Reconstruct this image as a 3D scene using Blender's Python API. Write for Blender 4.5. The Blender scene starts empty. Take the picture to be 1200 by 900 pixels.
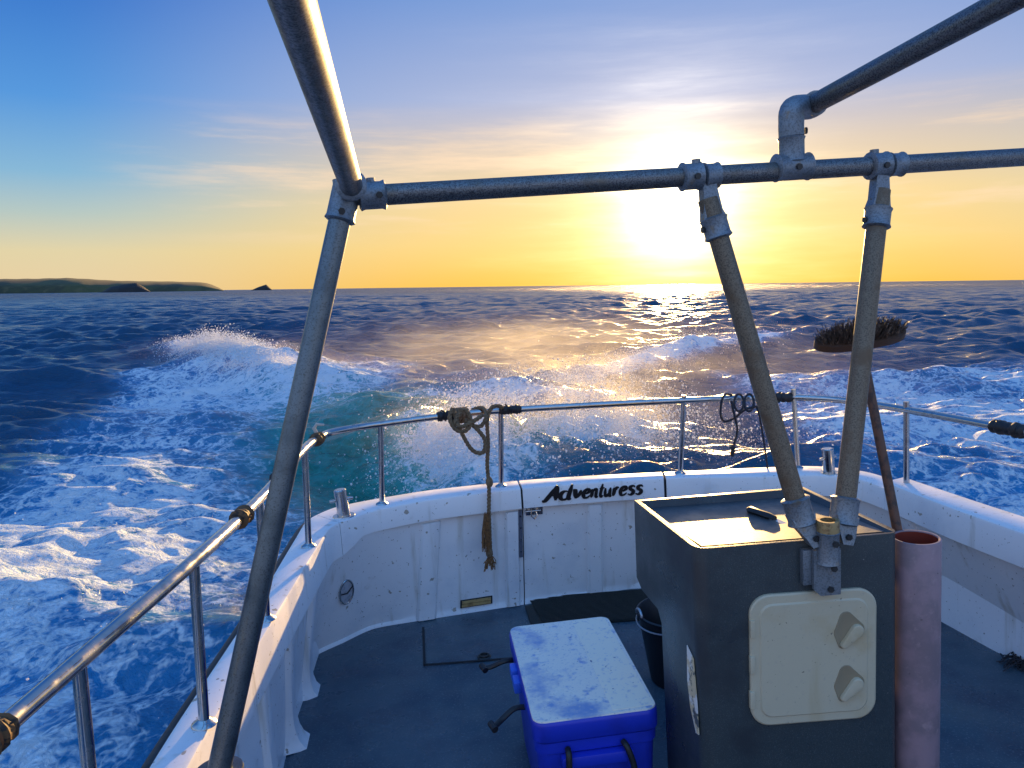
import bpy, bmesh, math, random
import numpy as np
from math import radians, sin, cos, pi, sqrt, atan2, asin, exp
from mathutils import Vector, Matrix, Euler
random.seed(7); rng = np.random.default_rng(11)
sc = bpy.context.scene
COL = sc.collection

# ------------------------------------------------------------------ camera
CAM_H = 1.9                      # above the sea
cd = bpy.data.cameras.new('camera'); cam = bpy.data.objects.new('camera', cd); COL.objects.link(cam)
cd.sensor_width = 36; cd.lens = 27; cd.clip_start = .02; cd.clip_end = 60000
CAMROT = Matrix.Rotation(pi/2 - radians(7.25), 4, 'X') @ Matrix.Rotation(radians(-.72), 4, 'Z')
cam.matrix_world = Matrix.Translation((0, 0, CAM_H)) @ CAMROT
sc.camera = cam

# ------------------------------------------------------------------ sky, sun, exposure
SUN_AZ, SUN_EL = radians(12.0), radians(5.6)      # azimuth clockwise from +Y
SUN_DIR = Vector((sin(SUN_AZ)*cos(SUN_EL), cos(SUN_AZ)*cos(SUN_EL), sin(SUN_EL)))
SKY_STRENGTH = .053
SUN_STRENGTH = 5.0
EXPOSURE = 1.1
w = bpy.data.worlds.new('World'); sc.world = w; w.use_nodes = True
def world_nodes():
    nt = w.node_tree; N = nt.nodes; L = nt.links; N.clear()
    def n(t, **k):
        x = N.new(t)
        for a, b in k.items(): setattr(x, a, b)
        return x
    def math_(op, a, b=None, c=None, clamp=False):
        x = n('ShaderNodeMath', operation=op); x.use_clamp = clamp
        for i, v in enumerate((a, b, c)):
            if v is None: continue
            if isinstance(v, (int, float)): x.inputs[i].default_value = v
            else: L.new(v, x.inputs[i])
        return x.outputs[0]
    def mixc(fac, a, b, mode='MIX'):
        x = n('ShaderNodeMix', data_type='RGBA', blend_type=mode)
        for s, v in ((x.inputs['Factor'], fac), (x.inputs[6], a), (x.inputs[7], b)):
            if isinstance(v, (int, float)): s.default_value = v
            elif isinstance(v, tuple): s.default_value = (*v, 1)
            else: L.new(v, s)
        return x.outputs[2]
    out = n('ShaderNodeOutputWorld'); bg = n('ShaderNodeBackground'); L.new(bg.outputs[0], out.inputs[0])
    sky = n('ShaderNodeTexSky', sky_type='NISHITA', sun_disc=False, sun_elevation=SUN_EL, sun_rotation=SUN_AZ,
            air_density=1.3, dust_density=1.2, ozone_density=2.5)
    tc = n('ShaderNodeTexCoord'); sep = n('ShaderNodeSeparateXYZ'); L.new(tc.outputs['Generated'], sep.inputs[0])
    nrm = n('ShaderNodeVectorMath', operation='NORMALIZE'); L.new(tc.outputs['Generated'], nrm.inputs[0])
    dot = n('ShaderNodeVectorMath', operation='DOT_PRODUCT'); L.new(nrm.outputs[0], dot.inputs[0]); dot.inputs[1].default_value = SUN_DIR
    ang = math_('ARCCOSINE', math_('MINIMUM', dot.outputs['Value'], .999999))        # radians from the sun
    # evening sky: colour by elevation towards the sun, to the side of it and opposite, over the Nishita base
    nx_ = n('ShaderNodeSeparateXYZ'); L.new(nrm.outputs[0], nx_.inputs[0])
    hl = math_('SQRT', math_('ADD', math_('ADD', math_('POWER', nx_.outputs[0], 2.), math_('POWER', nx_.outputs[1], 2.)), 1e-6))
    caz = math_('DIVIDE', math_('ADD', math_('MULTIPLY', nx_.outputs[0], sin(SUN_AZ)), math_('MULTIPLY', nx_.outputs[1], cos(SUN_AZ))), hl)
    elv = math_('DIVIDE', math_('ARCSINE', nx_.outputs[2]), radians(45.), clamp=True)
    def ramp(stops):
        r = n('ShaderNodeValToRGB'); r.color_ramp.interpolation = 'EASE' if False else 'LINEAR'; L.new(elv, r.inputs[0]); e = r.color_ramp.elements
        for i, (deg, c) in enumerate(stops):
            x = e[i] if i < 2 else e.new(deg/45.)
            x.position = deg/45.; x.color = (*c, 1)
        return r.outputs[0]
    c_sun = ramp([(0, (.97, .58, .09)), (45, (.14, .30, .66)), (3, (.97, .68, .24)), (6, (.95, .70, .33)), (9.5, (.72, .60, .50)), (13, (.40, .48, .74)), (20, (.17, .33, .72)), (30, (.10, .28, .70))])
    c_side = ramp([(0, (.86, .67, .40)), (45, (.04, .19, .62)), (2.6, (.80, .69, .42)), (5.0, (.48, .60, .58)), (7.5, (.24, .49, .72)), (12, (.085, .32, .76)), (20, (.018, .145, .60)), (30, (.025, .16, .62))])
    c_opp = ramp([(0, (.66, .62, .64)), (45, (.20, .56, 1.30)), (4, (.74, .74, .84)), (12, (.66, .78, 1.08)), (25, (.40, .68, 1.24))])  # sky opposite the sun, brightened as added fill for the shaded walls
    def mrg(v, lo, hi):
        r = n('ShaderNodeMapRange', interpolation_type='SMOOTHSTEP'); L.new(v, r.inputs[0]); r.inputs[1].default_value = lo; r.inputs[2].default_value = hi; return r.outputs[0]
    grade = mixc(mrg(caz, .74, .995), c_side, c_sun)
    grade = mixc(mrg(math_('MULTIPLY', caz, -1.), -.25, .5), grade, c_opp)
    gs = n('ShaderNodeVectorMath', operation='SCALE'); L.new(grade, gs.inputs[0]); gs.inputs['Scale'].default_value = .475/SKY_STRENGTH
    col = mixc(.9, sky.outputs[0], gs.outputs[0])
    # thin high cloud streaks
    mp = n('ShaderNodeMapping'); mp.inputs['Scale'].default_value = (1.6, 1.6, 16); L.new(nrm.outputs[0], mp.inputs[0])
    nz = n('ShaderNodeTexNoise'); nz.inputs['Scale'].default_value = 2.3; nz.inputs['Detail'].default_value = 7; nz.inputs['Roughness'].default_value = .62
    L.new(mp.outputs[0], nz.inputs['Vector'])
    el = math_('ARCSINE', sep.outputs[2])
    band = math_('MULTIPLY', math_('SMOOTH_MIN', math_('DIVIDE', math_('SUBTRACT', el, .05), .05), 1.0, .2, clamp=True),
                 math_('SUBTRACT', 1.0, math_('DIVIDE', math_('SUBTRACT', el, .16), .06), clamp=True), clamp=True)
    rr = n('ShaderNodeMapRange'); rr.interpolation_type = 'SMOOTHSTEP'; L.new(nz.outputs[0], rr.inputs[0]); rr.inputs[1].default_value = .46; rr.inputs[2].default_value = .68
    cl = math_('MULTIPLY', math_('MULTIPLY', math_('MULTIPLY', rr.outputs[0], band), mrg(caz, .74, .93)), .62)
    col = mixc(cl, col, (9.6, 7.0, 4.7))
    angm = math_('MULTIPLY', ang, math_('ADD', 1.0, math_('MULTIPLY', math_('SUBTRACT', nz.outputs[0], .5), -1.1)))
    # aureole round the low sun (forward-scattering haze)
    def aur(width, amp, tint):
        g = math_('MULTIPLY', math_('EXPONENT', math_('MULTIPLY', math_('POWER', math_('DIVIDE', angm, width), 1.0 if width < .05 else 2.0), -1.0)), amp)
        vm = n('ShaderNodeVectorMath', operation='SCALE'); vm.inputs[0].default_value = tint; L.new(g, vm.inputs['Scale']); return vm.outputs[0]
    for a in (aur(.034, 62, (1, .92, .70)), aur(.15, 2.0, (1, .73, .34))):
        col = mixc(1.0, col, a, 'ADD')
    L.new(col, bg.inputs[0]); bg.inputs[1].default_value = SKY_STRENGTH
world_nodes()
sd = bpy.data.lights.new('sun', 'SUN'); sd.energy = SUN_STRENGTH; sd.angle = radians(.6); sd.color = (1, .61, .22)
sun = bpy.data.objects.new('sun', sd); COL.objects.link(sun)
sun.rotation_euler = (-SUN_DIR).to_track_quat('-Z', 'Y').to_euler(); sun.location = (20, 80, 30)
vs = sc.view_settings; vs.view_transform = 'Standard'; vs.look = 'None'; vs.gamma = 1; vs.exposure = EXPOSURE; vs.use_curve_mapping = False
sc.cycles.use_denoising = True; sc.cycles.sample_clamp_indirect = 8; sc.cycles.sample_clamp_direct = 40
sc.cycles.max_bounces = 8

# ------------------------------------------------------------------ boat frame: x to the right of the picture, y aft, z up from the deck
DECK_Z = .3
BOAT = Matrix.Translation((0, 0, DECK_Z)) @ Matrix.Rotation(radians(11.5), 4, 'Z') @ Matrix.Rotation(radians(-3.2), 4, 'Y')
BI = BOAT.inverted()
CW = Vector((0, 0, CAM_H))
def ray(px, py): return CAMROT.to_3x3() @ Vector(((px - 600)/900, (450 - py)/900, -1))
def at(px, py, d): return BI @ (CW + ray(px, py)*d)                 # boat point at depth d
def on(px, py, axis, v):                                            # boat point where a measured sight line meets a plane of the boat
    o = BI @ CW; q = BI.to_3x3() @ ray(px, py); return o + q*((v - o[axis])/q[axis])

# ------------------------------------------------------------------ materials
def mat(name, color=(.5, .5, .5), rough=.5, metal=0., noise=None, bump=None, spec=.5, coat=0., spots=None, rough_noise=None, extra=None):
    """noise=(scale, color2, lo, hi); spots=(scale, color, threshold); bump=(scale, strength, distance)"""
    m = bpy.data.materials.new(name); m.use_nodes = True; nt = m.node_tree; N = nt.nodes; L = nt.links
    b = N['Principled BSDF']; b.inputs['Base Color'].default_value = (*color, 1); b.inputs['Roughness'].default_value = rough
    b.inputs['Metallic'].default_value = metal; b.inputs['Specular IOR Level'].default_value = spec; b.inputs['Coat Weight'].default_value = coat
    tc = N.new('ShaderNodeTexCoord'); co = tc.outputs['Object']
    def nz(scale, det=5, ro=.6):
        x = N.new('ShaderNodeTexNoise'); x.inputs['Scale'].default_value = scale; x.inputs['Detail'].default_value = det; x.inputs['Roughness'].default_value = ro
        L.new(co, x.inputs['Vector']); return x.outputs[0]
    def mr(v, lo, hi, a=0., c=1.):
        x = N.new('ShaderNodeMapRange'); x.interpolation_type = 'SMOOTHSTEP'; L.new(v, x.inputs[0])
        for i, q in enumerate((lo, hi, a, c)): x.inputs[i+1].default_value = q
        return x.outputs[0]
    def mix(f, a, c):
        x = N.new('ShaderNodeMix'); x.data_type = 'RGBA'; L.new(f, x.inputs[0])
        for s, v in ((x.inputs[6], a), (x.inputs[7], c)):
            if isinstance(v, tuple): s.default_value = (*v, 1)
            else: L.new(v, s)
        return x.outputs[2]
    cur = color
    layers = [] if noise is None else (noise if isinstance(noise, list) else [noise])
    for (s, c2, lo, hi) in layers: cur = mix(mr(nz(s), lo, hi), cur, c2)
    if spots:
        for (s, c2, th) in (spots if isinstance(spots, list) else [spots]): cur = mix(mr(nz(s, 2, .5), th, th + .04), cur, c2)
    if extra:
        mpg = N.new('ShaderNodeMapping'); mpg.inputs['Scale'].default_value = (9, 9, .9); L.new(co, mpg.inputs[0])
        sx = N.new('ShaderNodeTexNoise'); sx.inputs['Scale'].default_value = 2.; sx.inputs['Detail'].default_value = 6; L.new(mpg.outputs[0], sx.inputs['Vector'])
        cur = mix(mr(sx.outputs[0], .56, .78, 0., .75), cur, extra)
    if not isinstance(cur, tuple): L.new(cur, b.inputs['Base Color'])
    if rough_noise: L.new(mr(nz(rough_noise[0]), .35, .65, rough_noise[1], rough_noise[2]), b.inputs['Roughness'])
    if bump:
        x = N.new('ShaderNodeBump'); x.inputs['Strength'].default_value = bump[1]; x.inputs['Distance'].default_value = bump[2]
        L.new(nz(bump[0], 4), x.inputs['Height']); L.new(x.outputs[0], b.inputs['Normal'])
    return m
M = {}
M['white'] = mat('white_gelcoat', (.80, .81, .82), .38, noise=[(3.2, (.66, .69, .73), .5, .75), (14, (.62, .62, .60), .62, .8)],
                 spots=[(70, (.25, .24, .22), .695), (26, (.36, .33, .28), .70), (150, (.2, .19, .18), .725)], bump=(60, .12, .002), rough_noise=(6, .28, .55), extra=(.50, .47, .40))
M['deck'] = mat('deck_paint', (.046, .088, .118), .45, noise=[(4, (.028, .056, .088), .4, .65), (2.2, (.065, .10, .12), .52, .72), (110, (.12, .165, .20), .54, .70)], bump=(260, .5, .002),
                spots=(120, (.26, .28, .30), .735), rough_noise=(2.5, .16, .6))
M['mat'] = mat('rubber_mat', (.012, .016, .015), .6, bump=(160, .6, .003))
M['rubber'] = mat('black_rubber', (.012, .012, .013), .5, noise=(30, (.03, .03, .03), .5, .7))
M['stainless'] = mat('stainless_tube', (.50, .50, .50), .2, 1., noise=(40, (.36, .35, .34), .5, .75), rough_noise=(18, .13, .3))
M['galv'] = mat('galvanised_tube', (.22, .225, .23), .48, .8, noise=[(300, (.09, .09, .095), .44, .60), (9, (.17, .15, .12), .5, .75)], bump=(220, .15, .001), rough_noise=(60, .40, .56))
M['galv_old'] = mat('weathered_tube', (.21, .165, .115), .5, .4, noise=[(300, (.11, .085, .06), .44, .62), (16, (.15, .10, .06), .52, .72)], bump=(240, .2, .001))
M['smooth_tube'] = mat('grey_tube', (.15, .18, .20), .36, .75, noise=[(14, (.10, .125, .14), .45, .7), (260, (.09, .10, .10), .5, .66)], spots=(90, (.1, .1, .1), .74))
M['cast'] = mat('cast_fitting', (.24, .27, .30), .5, .6, noise=[(220, (.15, .17, .19), .45, .65), (26, (.26, .20, .14), .58, .75)], bump=(120, .3, .002))
M['brass'] = mat('rusty_ring', (.42, .30, .14), .5, .5, noise=(80, (.2, .12, .06), .45, .65))
M['dark_metal'] = mat('dark_bolt', (.06, .06, .06), .45, .7)
M['console'] = mat('console_gelcoat', (.040, .052, .056), .34, noise=[(420, (.10, .115, .12), .52, .70), (5, (.03, .036, .042), .45, .7)], spots=[(80, (.22, .22, .2), .765)],
                   bump=(300, .35, .0012), rough_noise=(7, .26, .42))
M['tray'] = mat('tray_gelcoat', (.045, .055, .062), .3, noise=[(12, (.09, .095, .095), .5, .75), (90, (.03, .035, .04), .5, .7)], bump=(90, .12, .001), rough_noise=(14, .36, .52), spec=.8)
M['hatch'] = mat('aged_plastic', (.56, .49, .34), .42, noise=[(5, (.50, .39, .22), .5, .75), (60, (.48, .42, .31), .58, .75)], spots=[(75, (.22, .19, .14), .715), (160, (.25, .21, .15), .72)], extra=(.50, .41, .25), bump=(120, .06, .001))
M['hatch_pocket'] = mat('handle_pocket', (.30, .24, .15), .5)  # darker beige paints the shade of a recess
M['pink'] = mat('faded_red_pvc', (.33, .215, .235), .5, noise=[(9, (.23, .165, .18), .42, .62), (40, (.37, .25, .26), .55, .75)], spots=[(60, (.14, .09, .09), .735), (90, (.7, .66, .62), .765)], bump=(40, .1, .002), extra=(.17, .10, .12))
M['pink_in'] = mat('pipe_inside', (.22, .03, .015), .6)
M['wood'] = mat('weathered_wood', (.085, .042, .022), .65, noise=(30, (.08, .045, .03), .45, .65), bump=(90, .3, .002))
M['handle_wood'] = mat('rusty_handle', (.13, .06, .035), .6, noise=(45, (.05, .03, .025), .45, .62), bump=(120, .3, .001))
M['bristle'] = mat('bristles', (.07, .05, .038), .7, noise=(60, (.3, .22, .16), .5, .7))
M['blue'] = mat('blue_plastic', (.012, .035, .50), .36, noise=(8, (.012, .028, .40), .45, .7), bump=(120, .06, .001))
M['lightblue'] = mat('clip_plastic', (.03, .12, .62), .4)
M['lid'] = mat('worn_lid', (.84, .78, .68), .34, noise=[(5, (.18, .30, .56), .52, .70), (22, (.22, .34, .58), .55, .70), (90, (.46, .48, .54), .54, .70)], spots=(50, (.1, .14, .25), .72), bump=(50, .12, .001), rough_noise=(9, .25, .5))
M['tape'] = mat('lid_tape', (.90, .82, .66), .45, noise=[(40, (.56, .56, .58), .56, .70), (80, (.5, .53, .6), .58, .72)], spots=(46, (.12, .14, .25), .72))
M['bucket'] = mat('black_plastic', (.012, .012, .014), .4)
M['wire'] = mat('wire_handle', (.5, .5, .5), .35, .9)
M['rope'] = mat('brown_rope', (.20, .135, .075), .85, noise=(120, (.10, .065, .035), .45, .65))
M['rope_end'] = mat('frayed_rope', (.24, .12, .045), .9, noise=(90, (.12, .06, .03), .45, .65))
M['cord'] = mat('dark_cord', (.025, .024, .03), .8)
M['tapewrap'] = mat('black_tape', (.018, .017, .018), .55, bump=(60, .5, .004))
M['ragwrap'] = mat('brown_wrap', (.14, .07, .025), .7, noise=(60, (.03, .02, .015), .5, .6), bump=(60, .5, .004))
M['ragtip'] = mat('pale_rag', (.5, .46, .4), .8)
M['paint_black'] = mat('black_lettering', (.008, .008, .01), .4)
M['hinge'] = mat('grey_plastic', (.085, .10, .14), .5)
M['fair'] = mat('fairlead_plastic', (.42, .45, .50), .45, noise=(40, (.25, .27, .3), .5, .7))
M['seam'] = mat('dark_seam', (.015, .016, .02), .8)
M['scupper'] = mat('painted_sun_glow', (.50, .33, .13), .55, noise=(40, (.3, .18, .07), .45, .7))  # tan stands in for sunlit sea seen through the scupper
M['sticker'] = mat('torn_sticker', (.62, .5, .3), .5, noise=[(26, (.1, .11, .1), .5, .56), (16, (.75, .72, .66), .52, .6)])
M['knife'] = mat('knife_blade', (.6, .6, .6), .25, 1.)

# ------------------------------------------------------------------ mesh helpers
ORG = {}
def thing(name, label, cat, loc, group=None, boat=True):
    o = bpy.data.objects.new(name, None); COL.objects.link(o); o.empty_display_size = .1
    loc = Vector(loc); o.matrix_world = (BOAT if boat else Matrix()) @ Matrix.Translation(loc); ORG[o] = loc
    o['label'] = label; o['category'] = cat
    if group: o['group'] = group
    return o
def obj(name, bm, m, parent, smooth=None, label=None):
    root = parent
    while root.parent: root = root.parent
    bmesh.ops.recalc_face_normals(bm, faces=bm.faces)
    bmesh.ops.translate(bm, verts=bm.verts, vec=-ORG[root])
    me = bpy.data.meshes.new(name); bm.to_mesh(me); bm.free()
    if smooth is None: smooth = 40
    me.materials.append(M[m] if isinstance(m, str) else m)
    if smooth:
        me.polygons.foreach_set('use_smooth', [True]*len(me.polygons))
        try: me.set_sharp_from_angle(angle=radians(smooth))
        except Exception: pass
    o = bpy.data.objects.new(name, me); COL.objects.link(o); o.parent = parent
    if label: o['label'] = label
    return o
def new(): return bmesh.new()
def frames(P, up=None):
    T = []
    for i in range(len(P)):
        a = P[max(0, i-1)]; b = P[min(len(P)-1, i+1)]; T.append((b - a).normalized())
    n = T[0].cross(up or Vector((0, 0, 1)))
    if n.length < 1e-3: n = T[0].cross(Vector((1, 0, 0)))
    n.normalize(); out = []
    for t in T:
        n = (n - t*n.dot(t)); n.normalize(); out.append((t, n, t.cross(n)))
    return out
def tube(bm, P, r, seg=16, caps=True, rfun=None, ell=1.):
    P = [Vector(p) for p in P]; F = frames(P); rings = []
    for i, (p, (t, n, b)) in enumerate(zip(P, F)):
        rr = rfun(i/(len(P)-1)) if rfun else (r[i] if isinstance(r, (list, tuple)) else r)
        rings.append([bm.verts.new(p + (n*cos(2*pi*k/seg) + b*sin(2*pi*k/seg)*ell)*rr) for k in range(seg)])
    for A, Bq in zip(rings, rings[1:]):
        for k in range(seg): bm.faces.new((A[k], A[(k+1) % seg], Bq[(k+1) % seg], Bq[k]))
    if caps: bm.faces.new(rings[0][::-1]); bm.faces.new(rings[-1])
    return rings
def cr(P, k=8):
    P = [Vector(p) for p in P]; Q = [P[0]*2 - P[1]] + P + [P[-1]*2 - P[-2]]; out = []
    for i in range(1, len(Q)-2):
        a, b, c, d = Q[i-1:i+3]
        for j in range(k):
            t = j/k; out.append(.5*((2*b) + (c-a)*t + (2*a-5*b+4*c-d)*t*t + (3*b-a-3*c+d)*t**3))
    out.append(P[-1]); return out
def prism(bm, pts, ext):
    """closed polygon pts extruded by vector ext"""
    A = [bm.verts.new(Vector(p)) for p in pts]; Bv = [bm.verts.new(Vector(p) + Vector(ext)) for p in pts]; n = len(A)
    bm.faces.new(A[::-1]); bm.faces.new(Bv)
    for i in range(n): bm.faces.new((A[i], A[(i+1) % n], Bv[(i+1) % n], Bv[i]))
def box(bm, c, s, rot=None, bev=0., seg=2):
    r = bmesh.ops.create_cube(bm, size=1); V = r['verts']
    mt = Matrix.Translation(Vector(c)) @ (rot or Matrix()).to_4x4() @ Matrix.Diagonal((*s, 1))
    bmesh.ops.transform(bm, matrix=mt, verts=V)
    if bev:
        E = list({e for v in V for e in v.link_edges})
        bmesh.ops.bevel(bm, geom=E, offset=bev, segments=seg, affect='EDGES', profile=.6)
def bevel_all(bm, off, seg=2, ang=30):
    E = [e for e in bm.edges if len(e.link_faces) == 2 and e.calc_face_angle(0) > radians(ang)]
    bmesh.ops.bevel(bm, geom=E, offset=off, segments=seg, affect='EDGES', profile=.6, clamp_overlap=True)
def rrect(w, h, r, n=5):
    out = []
    for cx, cy, a0 in ((w/2-r, h/2-r, 0), (-w/2+r, h/2-r, pi/2), (-w/2+r, -h/2+r, pi), (w/2-r, -h/2+r, 1.5*pi)):
        for i in range(n+1): a = a0 + pi/2*i/n; out.append((cx + r*cos(a), cy + r*sin(a)))
    return out
def lathe(bm, prof, c, axis=(0, 0, 1), seg=28):
    """prof: list of (radius, height); open or closed by r=0"""
    z = Vector(axis).normalized(); x = z.orthogonal().normalized(); y = z.cross(x); c = Vector(c); R = []
    for r, h in prof: R.append([bm.verts.new(c + z*h + (x*cos(2*pi*k/seg) + y*sin(2*pi*k/seg))*max(r, 1e-5)) for k in range(seg)])
    for A, Bq in zip(R, R[1:]):
        for k in range(seg): bm.faces.new((A[k], A[(k+1) % seg], Bq[(k+1) % seg], Bq[k]))
def loft(bm, rows, close_u=False):
    V = [[bm.verts.new(Vector(p)) for p in r] for r in rows]
    for A, Bq in zip(V, V[1:]):
        for k in range(len(A) - (0 if close_u else 1)):
            k2 = (k+1) % len(A); bm.faces.new((A[k], A[k2], Bq[k2], Bq[k]))
    return V

# ================================================================== numpy noise
def vnoise(x, y, seed):
    xi = np.floor(x).astype(np.int64); yi = np.floor(y).astype(np.int64); fx = x - xi; fy = y - yi
    fx = fx*fx*fx*(fx*(fx*6-15)+10); fy = fy*fy*fy*(fy*(fy*6-15)+10)
    def h(a, b):
        n = (a*374761393 + b*668265263 + seed*974634777) & 0xffffffff
        n = ((n ^ (n >> 13))*1274126177) & 0xffffffff; n = n ^ (n >> 16); return (n & 0xffff)/65535.
    return (h(xi, yi)*(1-fx) + h(xi+1, yi)*fx)*(1-fy) + (h(xi, yi+1)*(1-fx) + h(xi+1, yi+1)*fx)*fy
def fbm(x, y, octs, seed, gain=.5, spac=None, wl=1.):
    s = np.zeros_like(x); a = 1.; f = 1./wl; tot = 0.
    for o in range(octs):
        v = vnoise(x*f + 17.3*o, y*f - 9.1*o, seed+o) - .5
        if spac is not None: v = v*np.clip(((1/f)/spac - 2.)/3., 0, 1)
        s += a*v; tot += a; a *= gain; f *= 2.03
    return s/tot*2
def sstep(a, b, x): t = np.clip((x-a)/(b-a), 0, 1); return t*t*(3-2*t)
def seg_dist(x, y, pts):
    """distance to polyline, signed side (+ = left of travel) and parameter 0..1"""
    best = np.full(x.shape, 1e9); side = np.zeros_like(x); par = np.zeros_like(x)
    P = np.array(pts, float); Ls = np.r_[0, np.cumsum(np.hypot(*np.diff(P, axis=0).T))]
    for i in range(len(P)-1):
        a, b = P[i], P[i+1]; d = b - a; l2 = d @ d
        t = np.clip(((x-a[0])*d[0] + (y-a[1])*d[1])/l2, 0, 1); qx = x - a[0] - t*d[0]; qy = y - a[1] - t*d[1]
        dd = np.hypot(qx, qy); m = dd < best
        best = np.where(m, dd, best); side = np.where(m, np.sign(d[0]*qy - d[1]*qx), side); par = np.where(m, (Ls[i] + t*sqrt(l2))/Ls[-1], par)
    return best, side, par

# ================================================================== sea
LEFT_ARM = [(-.9, 9.2), (-2.2, 11.4), (-4.6, 15.0), (-7.2, 18.6), (-9.4, 21.8), (-11.5, 26)]
RIGHT_ARM = [(.2, 12.2), (1.6, 14.2), (4.2, 18.0), (7.9, 23.8), (12, 31)]
WAVES = []
_r = np.random.default_rng(5)
for i in range(60):
    lam = 6.0*(.40/6.0)**(i/59.); th = radians(-75) + _r.normal(0, .62)
    WAVES.append((2*pi/lam*cos(th), 2*pi/lam*sin(th), lam, _r.uniform(0, 2*pi)))
def sea_fields(x, y):
    r = np.hypot(x, y); spac = np.where(r < 5, .011*r, np.where(r < 700, .0050*r, .04*r))
    h = np.zeros_like(x)
    for kx, ky, lam, ph in WAVES:
        amp = .0135*lam**.60*np.clip((lam/spac - 2.5)/3., 0, 1)
        s = .5 + .5*np.sin(kx*x + ky*y + ph); h += amp*(s**2.4*2 - .66)
    patch = .75 + .5*fbm(x, y, 3, 91, wl=14.)
    h *= patch
    slick = np.exp(-((x + .2 + .12*(y-14))/3.6)**2 - ((y-19)/9.)**2); h *= 1 - .45*slick
    # wake arms: sharp crest, steep foamy front towards the boat
    dl, sl, pl = seg_dist(x, y, LEFT_ARM); dr, sr, pr = seg_dist(x, y, RIGHT_ARM)
    n1 = fbm(x, y, 5, 31, wl=1.6, spac=spac, gain=.6)
    n2 = fbm(x, y, 5, 57, wl=.55, spac=spac, gain=.62)
    ampl = .50*np.exp(-((pl-.52)/.46)**2); ampr = .36*np.exp(-((pr-.35)/.40)**2)
    wl_ = np.where(sl > 0, .75, 2.0); wr_ = np.where(sr < 0, .8, 2.2)       # side>0: left of travel
    cl = ampl*np.exp(-(dl/wl_)**1.5)*(1 + .38*n1); crr = ampr*np.exp(-(dr/wr_)**1.5)*(1 + .6*n1)
    # inner hollow behind the stern and the splash mounds
    def blob(cx, cy, sx, sy, rot=0.):
        c, s = cos(rot), sin(rot); u = (x-cx)*c + (y-cy)*s; v = -(x-cx)*s + (y-cy)*c; return np.exp(-(u/sx)**2 - (v/sy)**2)
    m1 = blob(-.55, 8.4, .75, 1.7, .25); m2 = blob(1.0, 9.6, 1.0, 1.5, -.2); m3 = blob(-.1, 11.8, 2.2, .8)
    teal = blob(-1.9, 9.0, 1.1, 2.6, .3)
    h = h*(1 - .5*np.clip(m1+m2, 0, 1))
    rough = np.abs(n1)*1.0 + np.abs(n2)*.6
    h = h + cl + crr + m1*(.18 + .6*rough) + m2*(.16 + .6*rough) + m3*(.12 + .35*rough) - .25*blob(.3, 10.2, 1.2, 1.2) - .30*blob(-2.2, 8.2, 1.3, 2.6, .3)
    # foam density
    left_line = x - (-9.6 + (19.6 - y)*.34)                               # >0 inside the left foam field
    fl = sstep(-.6, 1.0, left_line + .9*fbm(x, y, 3, 12, wl=2.5))*sstep(21, 17, y + 1.5*n1)*(1 - sstep(-2.4, -.9, x + .06*(y-9)))
    fl *= .70 + .32*fbm(x, y, 4, 77, wl=1.8)
    fl *= 1 - .10*sstep(6.3, 4.0, y)*sstep(-3.6, -2.2, x)
    near = blob(-2.35, 3.05, .55, .62)                                      # sunlit wash right beside the hull
    fl *= 1 - .8*np.clip(teal*1.2, 0, 1)
    fr = sstep(2.4, 4.2, x + .5*fbm(x, y, 3, 5, wl=2.) - .10*(y-8))*sstep(17.5, 13.0, y - .25*(x-5) + 2.2*n1)*(.71 + .32*fbm(x, y, 4, 78, wl=1.6))
    front_l = np.exp(-(dl/np.where(sl > 0, .5, 1.5))**2)*sstep(.12, .3, pl)*sstep(1., .72, pl)
    front_r = np.exp(-(dr/np.where(sr < 0, .45, 1.2))**2)*sstep(.0, .15, pr)*sstep(1., .6, pr)
    mid = .30*blob(-.3, 14, 3.4, 6.0)*(1 + .8*n1)
    foam = np.maximum.reduce([fl, fr, front_l*(1.0 + .35*n1), front_r*(.92 + .4*n1), np.clip(m1*1.25, 0, 1), np.clip(m2*1.1, 0, 1)*.95, m3*.8, near*1.05, mid, 0*x])
    foam = np.clip(foam, 0, 1)
    # scattered whitecaps
    cap = sstep(.40, .52, fbm(x, y, 4, 140, wl=7.))*sstep(12, 16, r)*sstep(80, 40, r)*.0
    foam = np.clip(foam + cap, 0, 1)
    n3 = fbm(x, y, 4, 63, wl=.30, spac=spac, gain=.62); n4 = fbm(x, y, 4, 29, wl=.85, spac=spac, gain=.62)
    h = h*(1 - .35*np.clip(foam*1.4, 0, 1)*(r < 14)) + foam*(.03*n1 + .075*(1 - 2.2*np.abs(n4)) + .045*n2 + .045*n3 - .05)
    aer = np.clip(foam*1.0 + .25*teal + .5*np.exp(-(dl/1.6)**2)*sstep(.4, .1, pl), 0, 1)
    green = np.clip(teal*1.25 + np.exp(-(dl/1.3)**2)*sstep(.5, .05, pl) + .5*blob(.4, 9.0, 1.6, 1.6) + .45*mid, 0, 1)
    h = h*(1 - sstep(200, 690, r))
    return h, foam, aer, green

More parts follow.
